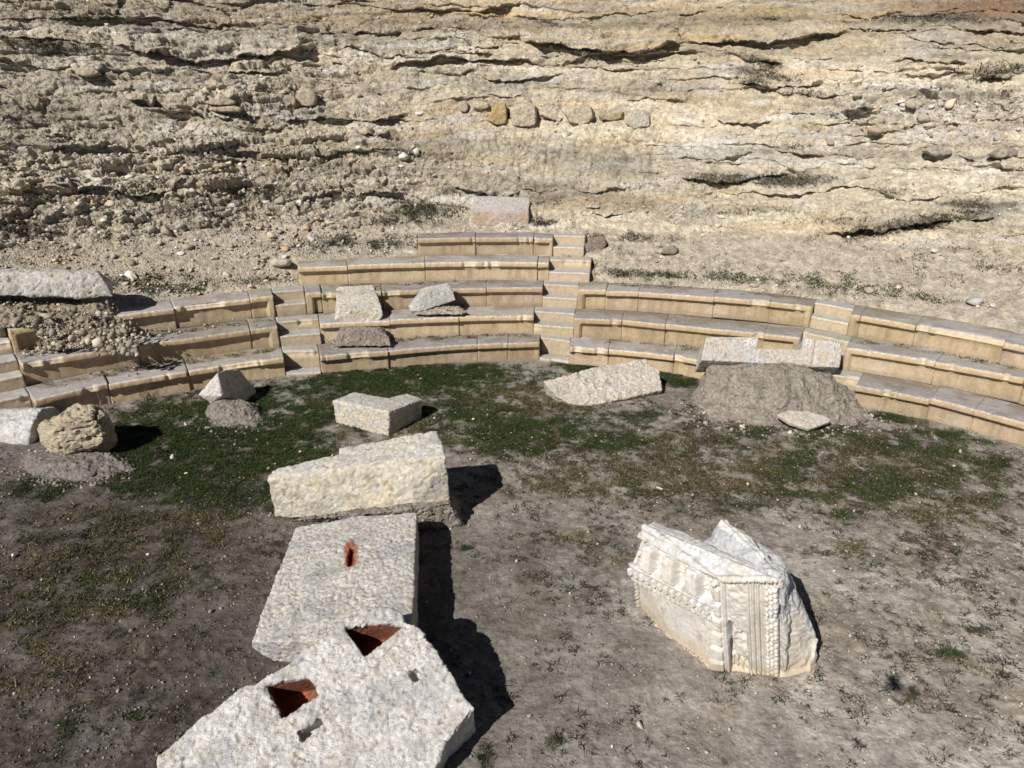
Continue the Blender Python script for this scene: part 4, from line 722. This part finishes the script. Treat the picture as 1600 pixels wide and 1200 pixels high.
# ------------------------------------------------------------------ the carved block
C0, C1 = P(1012,820,1.10), P(1222,905,1.33)
gL, gM, gR, gR2 = P(993,955,-.03), P(1106,1046,-.03), P(1228,1060,-.03), P(1274,1042,-.03)
peak = D(1133,812,6.0)
uC = (C1-C0); LC = np.linalg.norm(uC); uC /= LC
nL = np.cross(uC, (gM-gL)); nL /= np.linalg.norm(nL)
nL = fitplane([C0, P(986,882,.62), gL, gM, P(1118,905,1.12)])[1]*1.
F1 = fitplane([C0, gL, gM, P(1120,868,1.22)]); nF1 = F1[1] if F1[1][1] < 0 else -F1[1]
F2p = fitplane([gM, gR, P(1222,915,1.28), P(1122,900,1.12)]); nF2 = F2p[1] if F2p[1][1] < 0 else -F2p[1]
dnF1 = np.cross(uC, nF1); dnF1 /= np.linalg.norm(dnF1); dnF1 *= np.sign(-dnF1[2])
u2 = gR-gM; L2 = np.linalg.norm(u2); u2 /= L2
def sculptC(V, N, n):
    n = n*.45
    k2_ = sstep(.55, .8, N@nF2)*(N@nF2 >= N@nF1)
    # entablature face: bands parallel to the cornice
    k1 = sstep(.55, .8, N@nF1)*(N@nF1 > N@nF2); s = (V-C0)@uC; w = (V-C0)@dnF1
    b = np.zeros(len(V))
    b += .045*sstep(.16, .14, w)-.012*(sstep(.05, .06, w)-sstep(.08, .09, w))
    ph = (s/.30) % 1; br = sstep(.10, .14, ph)*sstep(.62, .58, ph)
    b += (.042*br-.035*(1-br))*sstep(.17, .185, w)*sstep(.43, .415, w)
    flute = .008*np.cos(ph*2*math.pi*9); b += flute*br*sstep(.19, .21, w)*sstep(.40, .38, w)
    b += .02*np.clip(fbm(V*30, 2, 5), -1, 1)*(1-br)*sstep(.19, .22, w)*sstep(.40, .37, w)
    b += .03*sstep(.425, .44, w)*sstep(.475, .46, w)
    pd = (s/.082) % 1; de = sstep(.08, .16, pd)*sstep(.68, .6, pd)
    b += (.036*de-.03*(1-de))*sstep(.48, .49, w)*sstep(.575, .56, w)
    pe = (s/.062) % 1; b += (.014-.03*np.abs(pe-.5))*sstep(.575, .585, w)*sstep(.66, .65, w)
    b -= .035*sstep(.66, .68, w)
    rear = sstep(-.10, -.16, (V-C0)@nF1)*(1-k2_*(V[:, 2] < .8)); n += rear*(.035*fbm(V*4.5, 4, 31)+.012*ridged(V*9, 3, 33))
    n += k1*b*1.55
    # end face: upright mouldings, sunken panel, bead strip
    k2 = sstep(.55, .8, N@nF2)*(N@nF2 >= N@nF1); a2 = P(1212,915,1.26)-P(1214,1058,0); Am = np.stack([u2, a2, nF2], 1); cf = np.linalg.solve(Am, (V-gM).T).T; s2 = cf[:, 0]; z = cf[:, 1]*1.26
    c = np.zeros(len(V))
    pb = (z/.17) % 1; c += .03*sstep(.1, .2, pb)*sstep(.95, .85, pb)*sstep(.02, .03, s2)*sstep(.16, .15, s2)
    c += .03*(sstep(.175, .19, s2)-sstep(.205, .22, s2))
    pan = sstep(.22, .235, s2)*sstep(.40, .385, s2)*sstep(.70-.35*np.clip(s2-.25, 0, 1)*2, .66-.35*np.clip(s2-.25, 0, 1)*2, z); c -= .075*pan; c += pan*.055*np.clip(fbm(V*np.array([7, 7, 5]), 3, 8), -.8, 1); pan2 = sstep(.22, .235, s2)*sstep(.24, .20, z+.9*np.clip(s2-.24, 0, 1)); c += .03*pan2+.012*np.cos(s2*150)*pan2
    c += .016*np.cos(s2*2*math.pi/.045)*sstep(.40, .41, s2)*sstep(.54, .53, s2)
    c += (.012*np.cos(z*2*math.pi/.062)*np.cos(s2*2*math.pi/.075)+.012*np.clip(fbm(V*26, 2, 6), -1, 1)+.012)*sstep(.55, .56, s2)*sstep(.665, .655, s2)
    c -= .05*sstep(.668, .676, s2)*sstep(.70, .692, s2)
    c -= .03*sstep(.69, .70, s2)
    c *= 1+.5*np.clip(fbm(V*8, 2, 41), -1, 1)*(s2 > .55); c += .022*np.clip(ridged(V*11, 2, 43), -.5, 1)*sstep(.22, .24, s2)*sstep(.40, .38, s2)*sstep(.72, .76, z)
    c *= sstep(1.25, 1.20, z)
    n += k2*c*1.15*sstep(0., .05, z)
    return V, n
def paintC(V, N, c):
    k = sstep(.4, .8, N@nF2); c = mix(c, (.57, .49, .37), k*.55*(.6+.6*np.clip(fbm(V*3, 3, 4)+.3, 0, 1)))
    rr_ = sstep(-.10, -.16, (V-C0)@nF1)*sstep(.75, .95, V[:, 2]); c = mix(c, (.43, .43, .45), rr_*np.clip(.75+.5*fbm(V*4, 3, 9), 0, 1)*.9); c = mix(c, (.68, .66, .63), rr_*(np.linalg.norm(np.cross(V-peak, (D(1222,889,5.2)-peak)/np.linalg.norm(D(1222,889,5.2)-peak)), axis=1) < .07+.05*fbm(V*6, 2, 3)))  # rear slope greyed as if shaded, ridge strip brightened as if lit
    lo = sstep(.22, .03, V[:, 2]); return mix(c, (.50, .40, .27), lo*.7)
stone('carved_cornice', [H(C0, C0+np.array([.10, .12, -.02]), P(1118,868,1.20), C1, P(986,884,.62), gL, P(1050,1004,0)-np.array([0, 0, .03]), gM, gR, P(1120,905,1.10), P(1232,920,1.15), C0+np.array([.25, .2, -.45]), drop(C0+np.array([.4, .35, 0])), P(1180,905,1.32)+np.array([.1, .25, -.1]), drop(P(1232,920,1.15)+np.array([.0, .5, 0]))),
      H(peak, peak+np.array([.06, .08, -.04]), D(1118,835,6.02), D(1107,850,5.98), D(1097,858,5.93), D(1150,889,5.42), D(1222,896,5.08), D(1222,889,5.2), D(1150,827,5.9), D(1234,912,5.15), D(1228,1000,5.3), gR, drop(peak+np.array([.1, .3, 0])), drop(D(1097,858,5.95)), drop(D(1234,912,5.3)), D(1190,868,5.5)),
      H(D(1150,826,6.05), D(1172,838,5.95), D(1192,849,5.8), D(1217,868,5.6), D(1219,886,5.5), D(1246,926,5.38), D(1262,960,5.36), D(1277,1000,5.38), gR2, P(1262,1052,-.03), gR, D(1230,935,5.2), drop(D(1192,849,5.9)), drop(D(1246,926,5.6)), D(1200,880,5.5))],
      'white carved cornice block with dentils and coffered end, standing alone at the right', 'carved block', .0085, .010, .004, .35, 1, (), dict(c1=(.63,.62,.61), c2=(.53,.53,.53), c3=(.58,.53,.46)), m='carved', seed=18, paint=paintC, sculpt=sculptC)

# ------------------------------------------------------------------ the drone that took the picture: its shadow lies on the ground at the lower right
def drone():
    root = empty('drone', (0, -.08, ZC+.045)); root.scale = (1.25,)*3; tag(root, 'small grey camera drone hovering over the orchestra, casting the small blurred shadow', 'drone')
    def part(name, builds, c, parent=root):
        V, Fc = remeshed(builds, [], .004); V = lap(V, Fc, 2); me = mesh_np(name, V, Fc, np.tile(c, (len(V), 1))); return link(name, me, M['dark'], parent)
    bx = lambda x, y, z, a, b, c, t=.8: H(*[(x+a*i*(t if k > 0 else 1), y+b*j*(t if k > 0 else 1), z+c*k) for i in (-1, 1) for j in (-1, 1) for k in (-1, 1)])
    part('body', [bx(0, -.02, .01, .038, .075, .026), bx(0, .03, .0, .03, .04, .02)], (.18, .18, .19))
    part('gimbal', [bx(0, .035, -.028, .016, .014, .014)], (.05, .05, .05))
    for sx in (-1, 1):
        for sy, yy in ((1, .075), (-1, -.095)):
            e = Vector((sx*.105, yy, .018)); s0 = Vector((sx*.03, yy*.5-.01, .012))
            d = (e-s0); sd = d.cross(Vector((0, 0, 1))).normalized()*.008
            pts = [tuple(p+q+Vector((0, 0, h))) for p in (s0, e) for q in (sd, -sd) for h in (-.006, .006)]
            a = part('arm', [H(*pts), bx(e.x, e.y, e.z+.01, .013, .013, .016)], (.2, .2, .21))
            ang = rng.uniform(0, 3.14); dx = Vector((math.cos(ang), math.sin(ang), 0))*.06; w = Vector((-math.sin(ang), math.cos(ang), 0))*.007
            part('propeller', [H(*[tuple(e+Vector((0, 0, .03))+dx*i+w*j*(.5 if i else 1)+Vector((0, 0, k*.003))) for i in (-1, 1) for j in (-1, 1) for k in (-1, 1)])], (.08, .08, .08), root)
drone()

# ------------------------------------------------------------------ light, sky, camera
elev, azi = math.radians(38.93), math.radians(34.48)
d = Vector((math.sin(azi)*math.cos(elev), math.cos(azi)*math.cos(elev), -math.sin(elev)))
s = bpy.data.lights.new('sun', 'SUN'); s.energy = 5.; s.angle = math.radians(.53); s.color = (1, .965, .915)
so = bpy.data.objects.new('sun', s); COL.objects.link(so); so.rotation_euler = d.to_track_quat('-Z', 'Y').to_euler(); so.location = (-8, -10, 18)
w = bpy.data.worlds.new('World'); C.scene.world = w; w.use_nodes = True; nt = w.node_tree
sky = nt.nodes.new('ShaderNodeTexSky'); sky.sky_type = 'NISHITA'; sky.sun_disc = False; sky.sun_elevation = elev; sky.sun_rotation = math.pi+azi; sky.air_density = .35; sky.dust_density = .1; sky.ozone_density = 1.
nt.links.new(sky.outputs[0], nt.nodes['Background'].inputs['Color']); nt.nodes['Background'].inputs['Strength'].default_value = .05
cam = bpy.data.cameras.new('camera'); cam.sensor_width = 36; cam.lens = 36*F/1600; cam.clip_start = .02; cam.clip_end = 500
co = bpy.data.objects.new('camera', cam); COL.objects.link(co); co.location = (0, 0, ZC)
co.rotation_euler = (Matrix.Rotation(math.pi/2-PITCH, 3, 'X')@Matrix.Rotation(ROLL, 3, 'Z')).to_euler()
C.scene.camera = co; C.scene.cycles.diffuse_bounces = 2
vs = C.scene.view_settings; vs.view_transform = 'Standard'; vs.look = 'None'; vs.exposure = .12; vs.gamma = 1; vs.use_curve_mapping = False
